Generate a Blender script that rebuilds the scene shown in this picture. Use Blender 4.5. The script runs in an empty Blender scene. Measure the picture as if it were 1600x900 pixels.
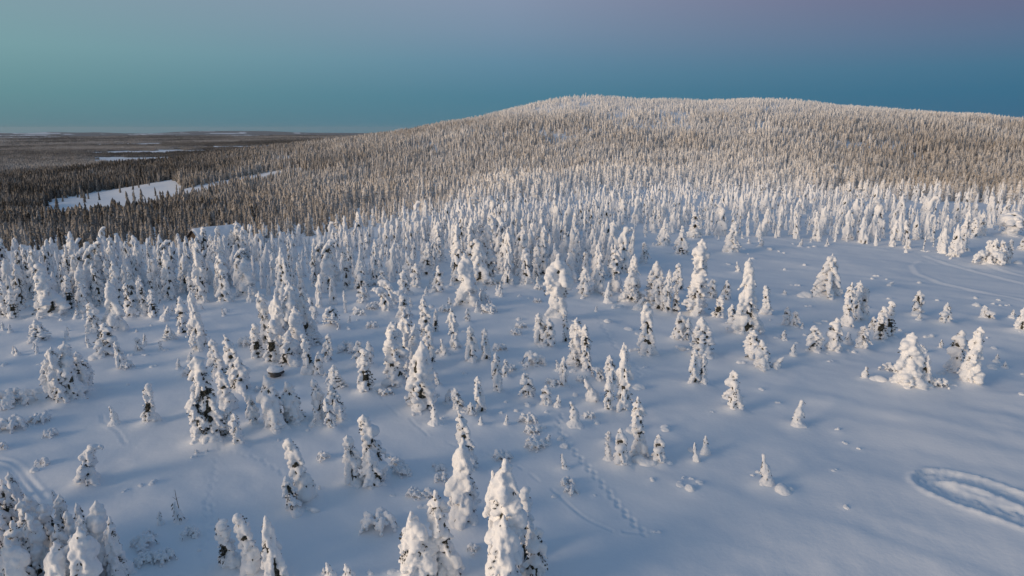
import bpy, math, random
import numpy as np
from mathutils import Vector

R = math.radians
S = bpy.context.scene
COL = S.collection

def lin(r, g, b, k=1.0):
    f = lambda c: (c / 255 / 12.92 if c <= 10 else ((c / 255 + 0.055) / 1.055) ** 2.4) * k
    return (f(r), f(g), f(b), 1.0)

# ------------------------------------------------------------------ camera
CAM_H, PITCH, FPX = 25.0, R(12.87), 1081.0
cam_data = bpy.data.cameras.new('camera')
cam_data.sensor_width = 36.0
cam_data.lens = FPX / 1600 * 36.0
cam_data.clip_start, cam_data.clip_end = 0.5, 200000.0
cam = bpy.data.objects.new('camera', cam_data)
cam.location = (0, 0, CAM_H)
cam.rotation_euler = (R(90) - PITCH, 0, 0)
COL.objects.link(cam)
S.camera = cam

# ------------------------------------------------------------------ sky and sun (low winter sun, left and behind the camera)
SUN_AZ = R(-118)          # measured from +Y towards +X
SUN_EL = R(9.0)
SUN_DIR = Vector((math.sin(SUN_AZ) * math.cos(SUN_EL), math.cos(SUN_AZ) * math.cos(SUN_EL), math.sin(SUN_EL)))
world = bpy.data.worlds.new('World')
S.world = world
world.use_nodes = True
nt = world.node_tree
nt.nodes.clear()
N, L = nt.nodes.new, nt.links.new
out = N('ShaderNodeOutputWorld')
bg = N('ShaderNodeBackground')
bg.inputs['Strength'].default_value = 1.0
L(bg.outputs[0], out.inputs[0])
tc = N('ShaderNodeTexCoord')
sep = N('ShaderNodeSeparateXYZ'); L(tc.outputs['Generated'], sep.inputs[0])
asn = N('ShaderNodeMath'); asn.operation = 'ARCSINE'; L(sep.outputs['Z'], asn.inputs[0])
ele = N('ShaderNodeMath'); ele.operation = 'DIVIDE'; L(asn.outputs[0], ele.inputs[0]); ele.inputs[1].default_value = math.pi / 2
flat = N('ShaderNodeCombineXYZ'); L(sep.outputs['X'], flat.inputs[0]); L(sep.outputs['Y'], flat.inputs[1])
nrm = N('ShaderNodeVectorMath'); nrm.operation = 'NORMALIZE'; L(flat.outputs[0], nrm.inputs[0])
dot = N('ShaderNodeVectorMath'); dot.operation = 'DOT_PRODUCT'; L(nrm.outputs[0], dot.inputs[0])
dot.inputs[1].default_value = (math.sin(SUN_AZ), math.cos(SUN_AZ), 0)
def ramp(stops):
    n = N('ShaderNodeValToRGB'); cr = n.color_ramp; cr.interpolation = 'B_SPLINE' if False else 'EASE'
    while len(cr.elements) > 1: cr.elements.remove(cr.elements[-1])
    for i, (deg, c) in enumerate(stops):
        e = cr.elements[0] if i == 0 else cr.elements.new(deg / 90)
        e.position = deg / 90; e.color = c
    cr.interpolation = 'LINEAR'
    L(ele.outputs[0], n.inputs[0])
    return n
ZEN = lin(82, 122, 157)
r_right = ramp([(0, lin(40, 99, 134)), (2.6, lin(47, 106, 139)), (4.2, lin(64, 112, 143)), (6.3, lin(90, 112, 144)), (9.5, lin(109, 107, 139)), (16, lin(112, 114, 143)), (32, lin(96, 116, 151)), (70, ZEN)])
r_left = ramp([(0, lin(90, 129, 141)), (2.5, lin(100, 145, 153)), (5.5, lin(122, 162, 168)), (9.7, lin(134, 160, 172)), (16, lin(130, 154, 172)), (35, lin(104, 132, 166)), (70, ZEN)])
r_mid = ramp([(0, lin(72, 121, 143)), (2.6, lin(74, 126, 150)), (5.2, lin(97, 138, 163)), (7.5, lin(120, 145, 170)), (9.8, lin(134, 150, 175)), (16, lin(130, 146, 172)), (34, lin(100, 126, 160)), (70, ZEN)])
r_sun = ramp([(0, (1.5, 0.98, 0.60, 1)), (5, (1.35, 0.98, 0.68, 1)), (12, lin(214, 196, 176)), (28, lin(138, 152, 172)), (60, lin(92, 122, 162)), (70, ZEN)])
m1 = N('ShaderNodeMapRange'); L(dot.outputs['Value'], m1.inputs[0]); m1.inputs[1].default_value = 0.15; m1.inputs[2].default_value = -0.46
m3 = N('ShaderNodeMapRange'); L(dot.outputs['Value'], m3.inputs[0]); m3.inputs[1].default_value = -0.46; m3.inputs[2].default_value = -0.9
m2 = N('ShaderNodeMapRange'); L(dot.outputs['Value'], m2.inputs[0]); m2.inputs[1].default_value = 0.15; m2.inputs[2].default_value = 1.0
def mixrgb(f, a, b, blend='MIX'):
    n = N('ShaderNodeMix'); n.data_type = 'RGBA'; n.blend_type = blend
    if isinstance(f, float): n.inputs[0].default_value = f
    else: L(f, n.inputs[0])
    L(a, n.inputs[6]); L(b, n.inputs[7])
    return n.outputs[2]
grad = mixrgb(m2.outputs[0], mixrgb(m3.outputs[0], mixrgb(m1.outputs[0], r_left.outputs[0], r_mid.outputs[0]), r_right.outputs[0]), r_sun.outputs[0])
sky = N('ShaderNodeTexSky'); sky.sky_type = 'NISHITA'; sky.sun_disc = False
sky.sun_elevation = SUN_EL; sky.sun_rotation = SUN_AZ; sky.altitude = 300
sks = N('ShaderNodeVectorMath'); sks.operation = 'SCALE'; sks.inputs['Scale'].default_value = 0.05; L(sky.outputs[0], sks.inputs[0])
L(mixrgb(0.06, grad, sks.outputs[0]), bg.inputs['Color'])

sun_data = bpy.data.lights.new('sun', 'SUN')
sun_data.energy = 2.65
sun_data.angle = R(26.0)
sun_data.color = (1.0, 0.79, 0.58)
sun = bpy.data.objects.new('sun', sun_data)
sun.rotation_euler = (-SUN_DIR).to_track_quat('-Z', 'Y').to_euler()
COL.objects.link(sun)

S.view_settings.view_transform = 'Standard'
S.view_settings.look = 'None'
S.view_settings.exposure = 0.0
S.view_settings.gamma = 1.0
S.view_settings.use_curve_mapping = False
S.render.engine = 'CYCLES'
S.cycles.use_denoising = True
S.cycles.max_bounces = 6
S.cycles.diffuse_bounces = 4

# ------------------------------------------------------------------ numeric helpers
rng = np.random.default_rng(11)
rnd = random.Random(5)

def _hash(ix, iy, iz, seed):
    h = (ix.astype(np.int64) * 374761393 + iy.astype(np.int64) * 668265263 + iz.astype(np.int64) * 2147483647 + seed * 974634721) & 0xFFFFFFFF
    h = ((h ^ (h >> 13)) * 1274126177) & 0xFFFFFFFF
    h = ((h ^ (h >> 16)) * 2246822519) & 0xFFFFFFFF
    return ((h ^ (h >> 15)) & 0xFFFFFF) / float(0xFFFFFF)

def noise2(x, y, seed=0):
    x = np.asarray(x, float); y = np.asarray(y, float)
    ix, iy = np.floor(x), np.floor(y)
    fx, fy = x - ix, y - iy
    fx = fx * fx * fx * (fx * (fx * 6 - 15) + 10); fy = fy * fy * fy * (fy * (fy * 6 - 15) + 10)
    z = np.zeros_like(ix)
    a, b = _hash(ix, iy, z, seed), _hash(ix + 1, iy, z, seed)
    c, d = _hash(ix, iy + 1, z, seed), _hash(ix + 1, iy + 1, z, seed)
    return ((a + (b - a) * fx) * (1 - fy) + (c + (d - c) * fx) * fy) * 2 - 1

def noise3(p, seed=0):
    i = np.floor(p); f = p - i
    f = f * f * (3 - 2 * f)
    r = 0
    for dx in (0, 1):
        for dy in (0, 1):
            for dz in (0, 1):
                w = (f[:, 0] if dx else 1 - f[:, 0]) * (f[:, 1] if dy else 1 - f[:, 1]) * (f[:, 2] if dz else 1 - f[:, 2])
                r = r + w * _hash(i[:, 0] + dx, i[:, 1] + dy, i[:, 2] + dz, seed)
    return r * 2 - 1

def fbm2(x, y, seed=0, octaves=3):
    r, a, s = 0, 1.0, 0
    for o in range(octaves):
        r = r + a * noise2(x * 2 ** o + 17.3 * o, y * 2 ** o - 9.1 * o, seed + o); s += a; a *= 0.5
    return r / s

def sstep(a, b, x):
    t = np.clip((x - a) / (b - a), 0, 1)
    return t * t * (3 - 2 * t)

CP, SP = math.cos(PITCH), math.sin(PITCH)
def ray(px, py):
    u, v = (px - 800) / FPX, (450 - py) / FPX
    return np.array([u, CP + v * SP, -SP + v * CP])

def project(x, y, z):
    dz = z - CAM_H
    d = y * CP - dz * SP
    return 800 + FPX * x / d, 450 - FPX * (y * SP + dz * CP) / d, d

# ------------------------------------------------------------------ terrain: measured points (picture column, row, metres ahead) and a thin-plate spline through them
ctrl = []
EDGE_X, EDGE_Y = [-300, 0, 400, 700, 1000, 1300, 1600, 1900], [122, 132, 152, 188, 222, 238, 232, 230]
def edge_at(px):
    return float(np.interp(px, EDGE_X, EDGE_Y))
for px in (-500, -200, 100, 400, 700, 1000, 1300, 1600, 1900, 2200):
    u = (px - 800) / FPX
    for yy in (20, 50, 85, 120):
        ctrl.append((u * yy * 1.03, yy, 0.0))
    e = edge_at(px)
    ctrl.append((u * e * 0.93, e * 0.93, 0.0))
    ctrl.append((u * (e + 50), e + 50, float(np.interp(px, [0, 400, 800, 1200, 1600], [-6.5, -6, -2.5, -3.5, -5.0]))))
for q in ((-80, -40, 0), (80, -40, 0), (0, -60, 0), (-200, 20, -4), (220, 20, 0), (-300, -200, -20), (300, -200, -10), (0, -400, -30)):
    ctrl.append(q)
for px, py, dist in (
    (400, 243, 1300), (480, 229, 1400), (560, 221, 1400), (640, 210, 1390), (700, 199, 1380), (750, 188, 1380), (800, 176, 1390), (850, 162, 1400), (900, 154, 1400), (950, 158, 1420), (1000, 165, 1450), (1040, 170, 1450), (1090, 166, 1430), (1150, 161, 1420), (1200, 161, 1400),
    (1300, 167, 1350), (1400, 177, 1300), (1500, 184, 1260), (1600, 191, 1230), (1800, 202, 1200), (2100, 215, 1200),
    (900, 232, 900), (700, 250, 880), (1100, 232, 880), (1300, 238, 840), (1500, 250, 800), (1800, 262, 780), (550, 258, 900), (420, 266, 930),
    (900, 288, 480), (700, 306, 500), (1200, 293, 460), (1500, 305, 430), (1800, 312, 430), (540, 316, 540), (300, 333, 560), (100, 350, 540), (-200, 362, 520), (-500, 370, 520),
    (300, 290, 850), (150, 306, 850), (0, 320, 820), (-300, 335, 820), (250, 262, 1250), (100, 274, 1250), (-100, 282, 1250), (-500, 290, 1250)):
    r = ray(px, py); t = dist / r[1]
    ctrl.append((r[0] * t, dist, CAM_H + r[2] * t))
for x in (-1500, -700, 0, 700, 1500):
    ctrl.append((x, 2300, -85 if x < 0 else -60))
ctrl += [(-1500, 1500, -88), (-1500, 400, -70), (1800, 800, -30), (1500, 0, -40), (-1500, -500, -80), (0, -1500, -80), (1500, -1200, -80)]
CT = np.array(ctrl)
def _U(r2): return np.where(r2 > 1e-9, r2 * np.log(np.maximum(r2, 1e-9)), 0.0)
_sc = 200.0
def _tps_fit():
    P = CT[:, :2] / _sc; n = len(P)
    K = _U(((P[:, None] - P[None]) ** 2).sum(-1)) + np.eye(n) * 0.002
    Q = np.hstack([np.ones((n, 1)), P])
    A = np.block([[K, Q], [Q.T, np.zeros((3, 3))]])
    return np.linalg.solve(A, np.concatenate([CT[:, 2], np.zeros(3)]))
TW = _tps_fit()
def tps(x, y):
    P = CT[:, :2] / _sc; n = len(P)
    x = np.asarray(x, float) / _sc; y = np.asarray(y, float) / _sc
    r = TW[n] + TW[n + 1] * x + TW[n + 2] * y
    for i in range(n):
        r = r + TW[i] * _U((x - P[i, 0]) ** 2 + (y - P[i, 1]) ** 2)
    return r

def base_height(x, y):
    x = np.asarray(x, float); y = np.asarray(y, float)
    d = np.hypot(x, y)
    near = tps(np.clip(x, -2200, 2200), np.clip(y, -2200, 2600))
    far = -86 + 9 * fbm2(x / 1400, y / 1400, 3) + 62 * sstep(12000, 19000, d) * (0.25 + np.clip(fbm2(x / 5200 + 2.2, y / 5200, 8) * 1.6, -0.3, 1.0)) * sstep(25500, 21000, d)
    for px_, ds_, hh_, sx_ in ((115, 15000, 66, 650), (185, 16000, 58, 520), (15, 13500, 50, 900), (330, 17500, 44, 1300), (430, 19000, 40, 900)):
        qx = (px_ - 800) / FPX * ds_ * 1.026
        far = far + hh_ * np.exp(-((x - qx - (y - ds_) * (px_ - 800) / FPX) / sx_) ** 2 - ((y - ds_) / 1700) ** 2)
    h = near + (far - near) * sstep(1500, 2400, d)
    pl = sstep(420, 200, d)
    h = h + pl * (0.38 * fbm2(x / 21, y / 21, 21) + 0.10 * fbm2(x / 6, y / 6, 31, 2))
    a = x * 0.80 - y * 0.60; c = x * 0.60 + y * 0.80            # wind drifts
    h = h + pl * (0.14 * noise2(a / 42, c / 6.5, 41) + 0.06 * noise2(a / 14, c / 2.1, 42) + 0.022 * noise2(x / 1.1, y / 1.1, 43) + 0.035 * noise2(x / 2.7, y / 2.7, 44))
    h = h + (1 - pl) * sstep(2500, 900, d) * 3.5 * fbm2(x / 90, y / 90, 51)
    return h

def ground_at(px, py):
    r = ray(px, py)
    t = np.concatenate([np.linspace(15, 320, 900), np.linspace(321, 2500, 2000)])
    x, y, z = r[0] * t, r[1] * t, CAM_H + r[2] * t
    below = np.nonzero(z < base_height(x, y))[0]
    if len(below) == 0: return None
    k = below[0]
    a, b = t[max(k - 1, 0)], t[k]
    for _ in range(12):
        m = (a + b) / 2
        if CAM_H + r[2] * m < float(base_height(r[0] * m, r[1] * m)): b = m
        else: a = m
    return r * b + np.array([0, 0, CAM_H])

# ------------------------------------------------------------------ materials
def new_mat(name):
    m = bpy.data.materials.new(name); m.use_nodes = True
    n = m.node_tree.nodes; b = n['Principled BSDF']
    return m, m.node_tree, b

def snow_mat(name, c1, c2, scale, bump, coarse, rough=0.75):
    m, t, b = new_mat(name)
    co = t.nodes.new('ShaderNodeTexCoord')
    nz = t.nodes.new('ShaderNodeTexNoise'); nz.inputs['Scale'].default_value = scale; nz.inputs['Detail'].default_value = 5
    nz2 = t.nodes.new('ShaderNodeTexNoise'); nz2.inputs['Scale'].default_value = coarse; nz2.inputs['Detail'].default_value = 3
    t.links.new(co.outputs['Object'], nz.inputs['Vector']); t.links.new(co.outputs['Object'], nz2.inputs['Vector'])
    mx = t.nodes.new('ShaderNodeMix'); mx.data_type = 'RGBA'
    mx.inputs[6].default_value = c1; mx.inputs[7].default_value = c2
    t.links.new(nz2.outputs['Fac'], mx.inputs[0]); t.links.new(mx.outputs[2], b.inputs['Base Color'])
    bp = t.nodes.new('ShaderNodeBump'); bp.inputs['Strength'].default_value = bump; bp.inputs['Distance'].default_value = 0.06
    t.links.new(nz.outputs['Fac'], bp.inputs['Height']); t.links.new(bp.outputs[0], b.inputs['Normal'])
    b.inputs['Roughness'].default_value = rough; b.inputs['Specular IOR Level'].default_value = 0.2
    return m, t, b, mx

M_SNOW, _, _, _ = snow_mat('tree_snow', (0.80, 0.80, 0.81, 1), (0.88, 0.88, 0.88, 1), 7.0, 0.55, 1.3)
M_GROUND, gt, gb, gmx = snow_mat('ground_snow', (0.80, 0.81, 0.83, 1), (0.86, 0.87, 0.88, 1), 2.6, 0.34, 0.12)
at = gt.nodes.new('ShaderNodeAttribute'); at.attribute_name = 'forest'
gm2 = gt.nodes.new('ShaderNodeMix'); gm2.data_type = 'RGBA'
gt.links.new(at.outputs['Fac'], gm2.inputs[0]); gt.links.new(gmx.outputs[2], gm2.inputs[6])
fn = gt.nodes.new('ShaderNodeTexNoise'); fn.inputs['Scale'].default_value = 0.012; fn.inputs['Detail'].default_value = 6
gco = gt.nodes.new('ShaderNodeTexCoord'); gt.links.new(gco.outputs['Object'], fn.inputs['Vector'])
fmx = gt.nodes.new('ShaderNodeMix'); fmx.data_type = 'RGBA'
fmx.inputs[6].default_value = (0.075, 0.075, 0.075, 1); fmx.inputs[7].default_value = (0.22, 0.21, 0.21, 1)
gt.links.new(fn.outputs['Fac'], fmx.inputs[0]); gt.links.new(fmx.outputs[2], gm2.inputs[7])
gt.links.new(gm2.outputs[2], gb.inputs['Base Color'])

def needle_mat(name, dark, light, frost, scale=9.0):
    m, t, b = new_mat(name)
    co = t.nodes.new('ShaderNodeTexCoord')
    nz = t.nodes.new('ShaderNodeTexNoise'); nz.inputs['Scale'].default_value = scale; nz.inputs['Detail'].default_value = 4
    t.links.new(co.outputs['Object'], nz.inputs['Vector'])
    cr = t.nodes.new('ShaderNodeValToRGB')
    e = cr.color_ramp.elements
    e[0].position = 0.35; e[0].color = dark
    e[1].position = 0.55; e[1].color = light
    x = e.new(0.66); x.color = frost
    t.links.new(nz.outputs['Fac'], cr.inputs[0]); t.links.new(cr.outputs[0], b.inputs['Base Color'])
    b.inputs['Roughness'].default_value = 0.85; b.inputs['Specular IOR Level'].default_value = 0.15
    return m
M_NEEDLE = needle_mat('spruce_needles', (0.022, 0.026, 0.018, 1), (0.060, 0.056, 0.042, 1), (0.20, 0.19, 0.18, 1))
M_BARK = needle_mat('bark', (0.035, 0.028, 0.022, 1), (0.075, 0.060, 0.048, 1), (0.30, 0.29, 0.29, 1), 14.0)

# forest trees: dark needles crusted with frost, the share of frost set for each tree
M_FROST, t, b = new_mat('frosted_needles')
co = t.nodes.new('ShaderNodeTexCoord')
nz = t.nodes.new('ShaderNodeTexNoise'); nz.inputs['Scale'].default_value = 5.0; nz.inputs['Detail'].default_value = 5
mp = t.nodes.new('ShaderNodeMapping'); mp.inputs['Scale'].default_value = (6, 6, 3)
t.links.new(co.outputs['Object'], mp.inputs['Vector']); t.links.new(mp.outputs[0], nz.inputs['Vector'])
fa = t.nodes.new('ShaderNodeAttribute'); fa.attribute_type = 'INSTANCER'; fa.attribute_name = 'frost'
ad = t.nodes.new('ShaderNodeMath'); ad.operation = 'ADD'; t.links.new(nz.outputs['Fac'], ad.inputs[0]); t.links.new(fa.outputs['Fac'], ad.inputs[1])
mr = t.nodes.new('ShaderNodeMapRange'); mr.inputs[1].default_value = 0.62; mr.inputs[2].default_value = 1.42; t.links.new(ad.outputs[0], mr.inputs[0])
cr = t.nodes.new('ShaderNodeValToRGB'); e = cr.color_ramp.elements
e[0].position = 0.0; e[0].color = (0.045, 0.037, 0.028, 1)
e[1].position = 1.0; e[1].color = (0.82, 0.80, 0.78, 1)
q = e.new(0.5); q.color = (0.43, 0.39, 0.35, 1)
t.links.new(mr.outputs[0], cr.inputs[0]); t.links.new(cr.outputs[0], b.inputs['Base Color'])
b.inputs['Roughness'].default_value = 0.85; b.inputs['Specular IOR Level'].default_value = 0.1

# ------------------------------------------------------------------ mesh helpers
def mesh_np(name, v, f, mats, smooth=True, mat_idx=None):
    """v: n x 3, f: list of faces (tuples) or an m x k array"""
    me = bpy.data.meshes.new(name)
    if isinstance(f, np.ndarray):
        k = f.shape[1]; m = len(f)
        me.vertices.add(len(v)); me.vertices.foreach_set('co', np.asarray(v, np.float32).ravel())
        me.loops.add(m * k); me.loops.foreach_set('vertex_index', f.astype(np.int32).ravel())
        me.polygons.add(m); me.polygons.foreach_set('loop_start', np.arange(0, m * k, k, dtype=np.int32))
        me.update(calc_edges=True)
    else:
        me.from_pydata([tuple(p) for p in v], [], f); me.update()
    for mt in mats: me.materials.append(mt)
    if mat_idx is not None: me.polygons.foreach_set('material_index', np.asarray(mat_idx, np.int32))
    me.polygons.foreach_set('use_smooth', np.full(len(me.polygons), smooth))
    return me

def ico(sub):
    import bmesh
    bm = bmesh.new(); bmesh.ops.create_icosphere(bm, subdivisions=sub, radius=1.0)
    v = np.array([p.co[:] for p in bm.verts]); f = np.array([[q.index for q in p.verts] for p in bm.faces]); bm.free()
    return v, f
ICO1, ICO2 = ico(1), ico(2)

def blob(spheres, voxel, amp=0.05, freq=2.4, seed=0, fine=0.02):
    """union of many snow pillows, welded by a voxel remesh and roughened; returns verts, quads/tris arrays"""
    V, F, o = [], [], 0
    for (x, y, z, rx, ry, rz) in spheres:
        tv, tf = ICO2 if max(rx, ry) > 0.35 else ICO1
        V.append(tv * np.array([rx, ry, rz]) * (1.04 if tv is ICO1[0] else 1.0) + np.array([x, y, z])); F.append(tf + o); o += len(tv)
    me = mesh_np('tmp', np.vstack(V), np.vstack(F), [])
    ob = bpy.data.objects.new('tmp', me); COL.objects.link(ob)
    md = ob.modifiers.new('r', 'REMESH'); md.mode = 'VOXEL'; md.voxel_size = voxel
    dg = bpy.context.evaluated_depsgraph_get()
    em = bpy.data.meshes.new_from_object(ob.evaluated_get(dg))
    bpy.data.objects.remove(ob); bpy.data.meshes.remove(me)
    n = len(em.vertices)
    v = np.empty(n * 3, np.float32); em.vertices.foreach_get('co', v); v = v.reshape(-1, 3).astype(float)
    nn = np.empty(n * 3, np.float32); em.vertices.foreach_get('normal', nn); nn = nn.reshape(-1, 3)
    m = len(em.polygons); li = np.empty(len(em.loops), np.int32); em.loops.foreach_get('vertex_index', li)
    tot = np.empty(m, np.int32); em.polygons.foreach_get('loop_total', tot)
    if (tot == 4).all(): f = li.reshape(-1, 4)
    else: f = [tuple(p.vertices) for p in em.polygons]
    bpy.data.meshes.remove(em)
    # a light relaxation, then lumps
    if isinstance(f, np.ndarray):
        for _ in range(1):
            s = np.zeros_like(v); c = np.zeros(n)
            for k in range(4):
                a, bb = f[:, k], f[:, (k + 1) % 4]
                np.add.at(s, a, v[bb]); np.add.at(c, a, 1); np.add.at(s, bb, v[a]); np.add.at(c, bb, 1)
            v = v * 0.5 + 0.5 * s / np.maximum(c, 1)[:, None]
    d = amp * noise3(v * freq, seed) + fine * noise3(v * freq * 3.3, seed + 5)
    return v + nn * d[:, None], f

LIGHT = []
PROTO = {}       # kind letter -> list of dict(H, W, parts=[(name, mesh)], comb=mesh)

def add_proto(kind, parts, extra=None):
    """parts: list of (part name, verts, faces, material)"""
    allv = np.vstack([p[1] for p in parts])
    H = allv[:, 2].max(); W = 0.5 * ((allv[:, 0].max() - allv[:, 0].min()) + (allv[:, 1].max() - allv[:, 1].min())) * 0.92
    d = dict(H=H, W=W, parts=[(nm, mesh_np(kind + '_' + nm, v, f, [mt])) for (nm, v, f, mt) in parts])
    PROTO.setdefault(kind, []).append(d)
    if extra is not None:                      # a lighter copy in one mesh, one metre tall, for the trees nobody could count
        cv, cf, ci, o, mats = [], [], [], 0, []
        for (nm, v, f, mt) in parts[:-1] + [extra]:
            cv.append(v / H)
            ff = [tuple(int(i) + o for i in q) for q in f]
            cf += ff
            if mt not in mats: mats.append(mt)
            ci += [mats.index(mt)] * len(ff); o += len(v)
        LIGHT.append(mesh_np('light_' + kind, np.vstack(cv), cf, mats, True, ci))

def tube(path, radii, sides=7):
    path = np.asarray(path, float); V, F = [], []
    for i, p in enumerate(path):
        for k in range(sides):
            a = 2 * math.pi * k / sides
            V.append((p[0] + radii[i] * math.cos(a), p[1] + radii[i] * math.sin(a), p[2]))
    for i in range(len(path) - 1):
        for k in range(sides):
            k2 = (k + 1) % sides
            F.append((i * sides + k, i * sides + k2, (i + 1) * sides + k2, (i + 1) * sides + k))
    return np.array(V), F

def sprays(items, rr):
    """hanging needle sprays: thin pointed blades, items = (pos, dir, length, width)"""
    V, F = [], []
    for (p, dr, ln, w) in items:
        p = np.asarray(p); dr = np.asarray(dr) / (np.linalg.norm(dr) + 1e-9)
        side = np.cross(dr, [rr.uniform(-1, 1), rr.uniform(-1, 1), rr.uniform(-.4, .4)]); side /= np.linalg.norm(side) + 1e-9
        i = len(V)
        m = p + dr * ln * 0.45
        V += [p - side * w * .25, p + side * w * .25, m + side * w * .5, p + dr * ln, m - side * w * .5]
        F += [(i, i + 1, i + 2, i + 4), (i + 4, i + 2, i + 3)]
    return np.array(V), F

def make_spruce(kind, seed, H, R0, prof='column', lump=1.0, droop=0.9, skip=0.22, hook=0.0, voxel=0.075, tip=0.19, spacing=0.30, per=6, light=False, dens=1.0, low=0.12):
    rr = random.Random(seed)
    ph = rr.uniform(0, 6.28)
    sway = rr.uniform(0.03, 0.09) * H * 0.4
    def spine(t):
        x = sway * math.sin(t * 3.1 + ph) * t
        y = sway * math.cos(t * 2.3 + ph * 1.7) * t
        z = t * H
        if hook:
            if t > 0.72:
                q = (t - 0.72) / 0.28
                x += hook * (q ** 1.8) * H * 0.16
                z -= hook * (q ** 2.2) * H * 0.15
            x += hook * 0.10 * H * t * t
        return np.array([x, y, z])
    def rad(t):
        if prof == 'column': r = 0.44 + 0.56 * (1 - t) ** 0.9 if t < 0.84 else (0.44 + 0.56 * 0.16 ** 0.9) * (1 - ((t - 0.84) / 0.16) ** 1.5 * 0.66)
        elif prof == 'cone': r = 1.0 * (1 - t) ** 0.80 + 0.07
        elif prof == 'cap': r = float(np.interp(t, [0, .25, .45, .72, .88, 1], [.55, .50, .55, 1.0, .85, .35]))
        elif prof == 'umbrella': r = float(np.interp(t, [0, .40, .5, .75, .9, 1], [.06, .08, .95, 1.0, .7, .3]))
        elif prof == 'weep': r = (1 - t ** 2.6) * (0.72 + 0.28 * math.sin(t * 3.3)) + 0.05
        else: r = (1 - t) + 0.1
        if t < 0.12: r *= 0.82 + 1.5 * t
        return R0 * r
    sp, sprs, core = [], [], []
    z = low
    az = rr.uniform(0, 6.28)
    k = 0
    while z < H * 0.97:
        t = z / H
        r = rad(t)
        n = max(3, int(round(per * (0.5 + 0.5 * r / R0) * dens)))
        band = 1 + 0.22 * math.sin(z * 2.1 + ph) * math.sin(z * 0.9 + ph * 2)
        for j in range(n):
            a = az + 2 * math.pi * j / n + rr.uniform(-0.35, 0.35)
            ang = 1 + 0.25 * math.sin(a * 2 + ph + z * 1.1) + 0.15 * math.sin(a * 3 - z * 2.0)
            ln = r * band * ang * rr.uniform(0.75, 1.18)
            c = spine(t); dx, dy = math.cos(a), math.sin(a)
            dr = droop * rr.uniform(0.7, 1.25)
            bare = rr.random() < skip
            big = rr.random() < 0.13
            s0 = lump * rr.uniform(0.145, 0.225) * (1.7 if big else 1.0) * (0.70 + 0.45 * min(1, r / 0.9))
            steps = (0.30, 0.52, 0.74, 0.95) if ln > 0.42 else (0.45, 0.9)
            for q, s in enumerate(steps):
                p = c + np.array([dx * ln * s, dy * ln * s, 0.10 - dr * ln * s * s])
                if not bare or q == 0 and rr.random() < 0.4:
                    rs = s0 * (0.95, 1.1, 1.12, 0.9)[q] * rr.uniform(0.85, 1.15)
                    sp.append((p[0], p[1], p[2] + rs * 0.35, rs * rr.uniform(0.9, 1.15), rs * rr.uniform(0.9, 1.15), rs * rr.uniform(0.75, 1.0)))
                for _ in range(5 if bare else (1 if q == len(steps) - 1 else 0)):
                    pp = p * 0.92 + c * 0.08 + np.array([rr.uniform(-.1, .1), rr.uniform(-.1, .1), -0.03])
                    sprs.append((pp, (dx * rr.uniform(0.2, 1.0) + rr.uniform(-.3, .3), dy * rr.uniform(0.2, 1.0) + rr.uniform(-.3, .3), -rr.uniform(0.5, 1.1)), rr.uniform(0.13, 0.26) * (0.6 + 0.4 * r), rr.uniform(0.05, 0.09)))
        az += 2.4
        z += spacing * rr.uniform(0.75, 1.25) * (0.75 + 0.4 * r / R0)
        k += 1
    # snow wrapped round the leader
    for i in range(10):
        t = 0.80 + 0.20 * i / 9
        c = spine(t); rs = tip * (1.35 - 0.6 * (i / 9)) * rr.uniform(0.85, 1.2)
        sp.append((c[0] + rr.uniform(-.04, .04), c[1] + rr.uniform(-.04, .04), c[2], rs, rs, rs * 1.1))
    if prof not in ('weep', 'umbrella'):
        for j in range(int(4 + R0 * 5)):          # drift piled over the lowest boughs
            a = rr.uniform(0, 6.28); q = R0 * rr.uniform(0.45, 0.95)
            sp.append((q * math.cos(a), q * math.sin(a), rr.uniform(-0.1, 0.12), 0.34, 0.34, 0.26))
    sv, sf = blob(sp, voxel, amp=0.055, freq=2.6, seed=seed)
    nv, nf = sprays(sprs, rr)
    # dark inner mass of needles
    nt_, ns_ = 12, 9
    cv, cf = [], []
    for i in range(nt_):
        t = 0.02 + 0.90 * i / (nt_ - 1); c = spine(t)
        for j in range(ns_):
            a = 2 * math.pi * j / ns_; q = rad(t) * 0.52 * rr.uniform(0.7, 1.25)
            cv.append((c[0] + q * math.cos(a), c[1] + q * math.sin(a), c[2] + rr.uniform(-.1, .1)))
    for i in range(nt_ - 1):
        for j in range(ns_):
            j2 = (j + 1) % ns_
            cf.append((i * ns_ + j, i * ns_ + j2, (i + 1) * ns_ + j2, (i + 1) * ns_ + j))
    o = len(nv)
    nv = np.vstack([nv, np.array(cv)]); nf = nf + [tuple(i + o for i in q) for q in cf]
    path = [spine(t) + (np.array([0, 0, -0.5]) if t == 0 else 0) for t in (0, .05, .2, .4, .6, .8, .93)]
    tv, tf = tube(path, [0.17, 0.15, 0.13, 0.10, 0.07, 0.04, 0.015])
    tv *= np.array([1, 1, 1])
    add_proto(kind, [('trunk', tv, tf, M_BARK), ('crown', nv, nf, M_NEEDLE), ('snow_load', sv, sf, M_SNOW)],
              ('snow_load',) + blob(sp, voxel * 2.1, amp=0.055, freq=2.6, seed=seed) + (M_SNOW,) if light else None)

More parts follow.
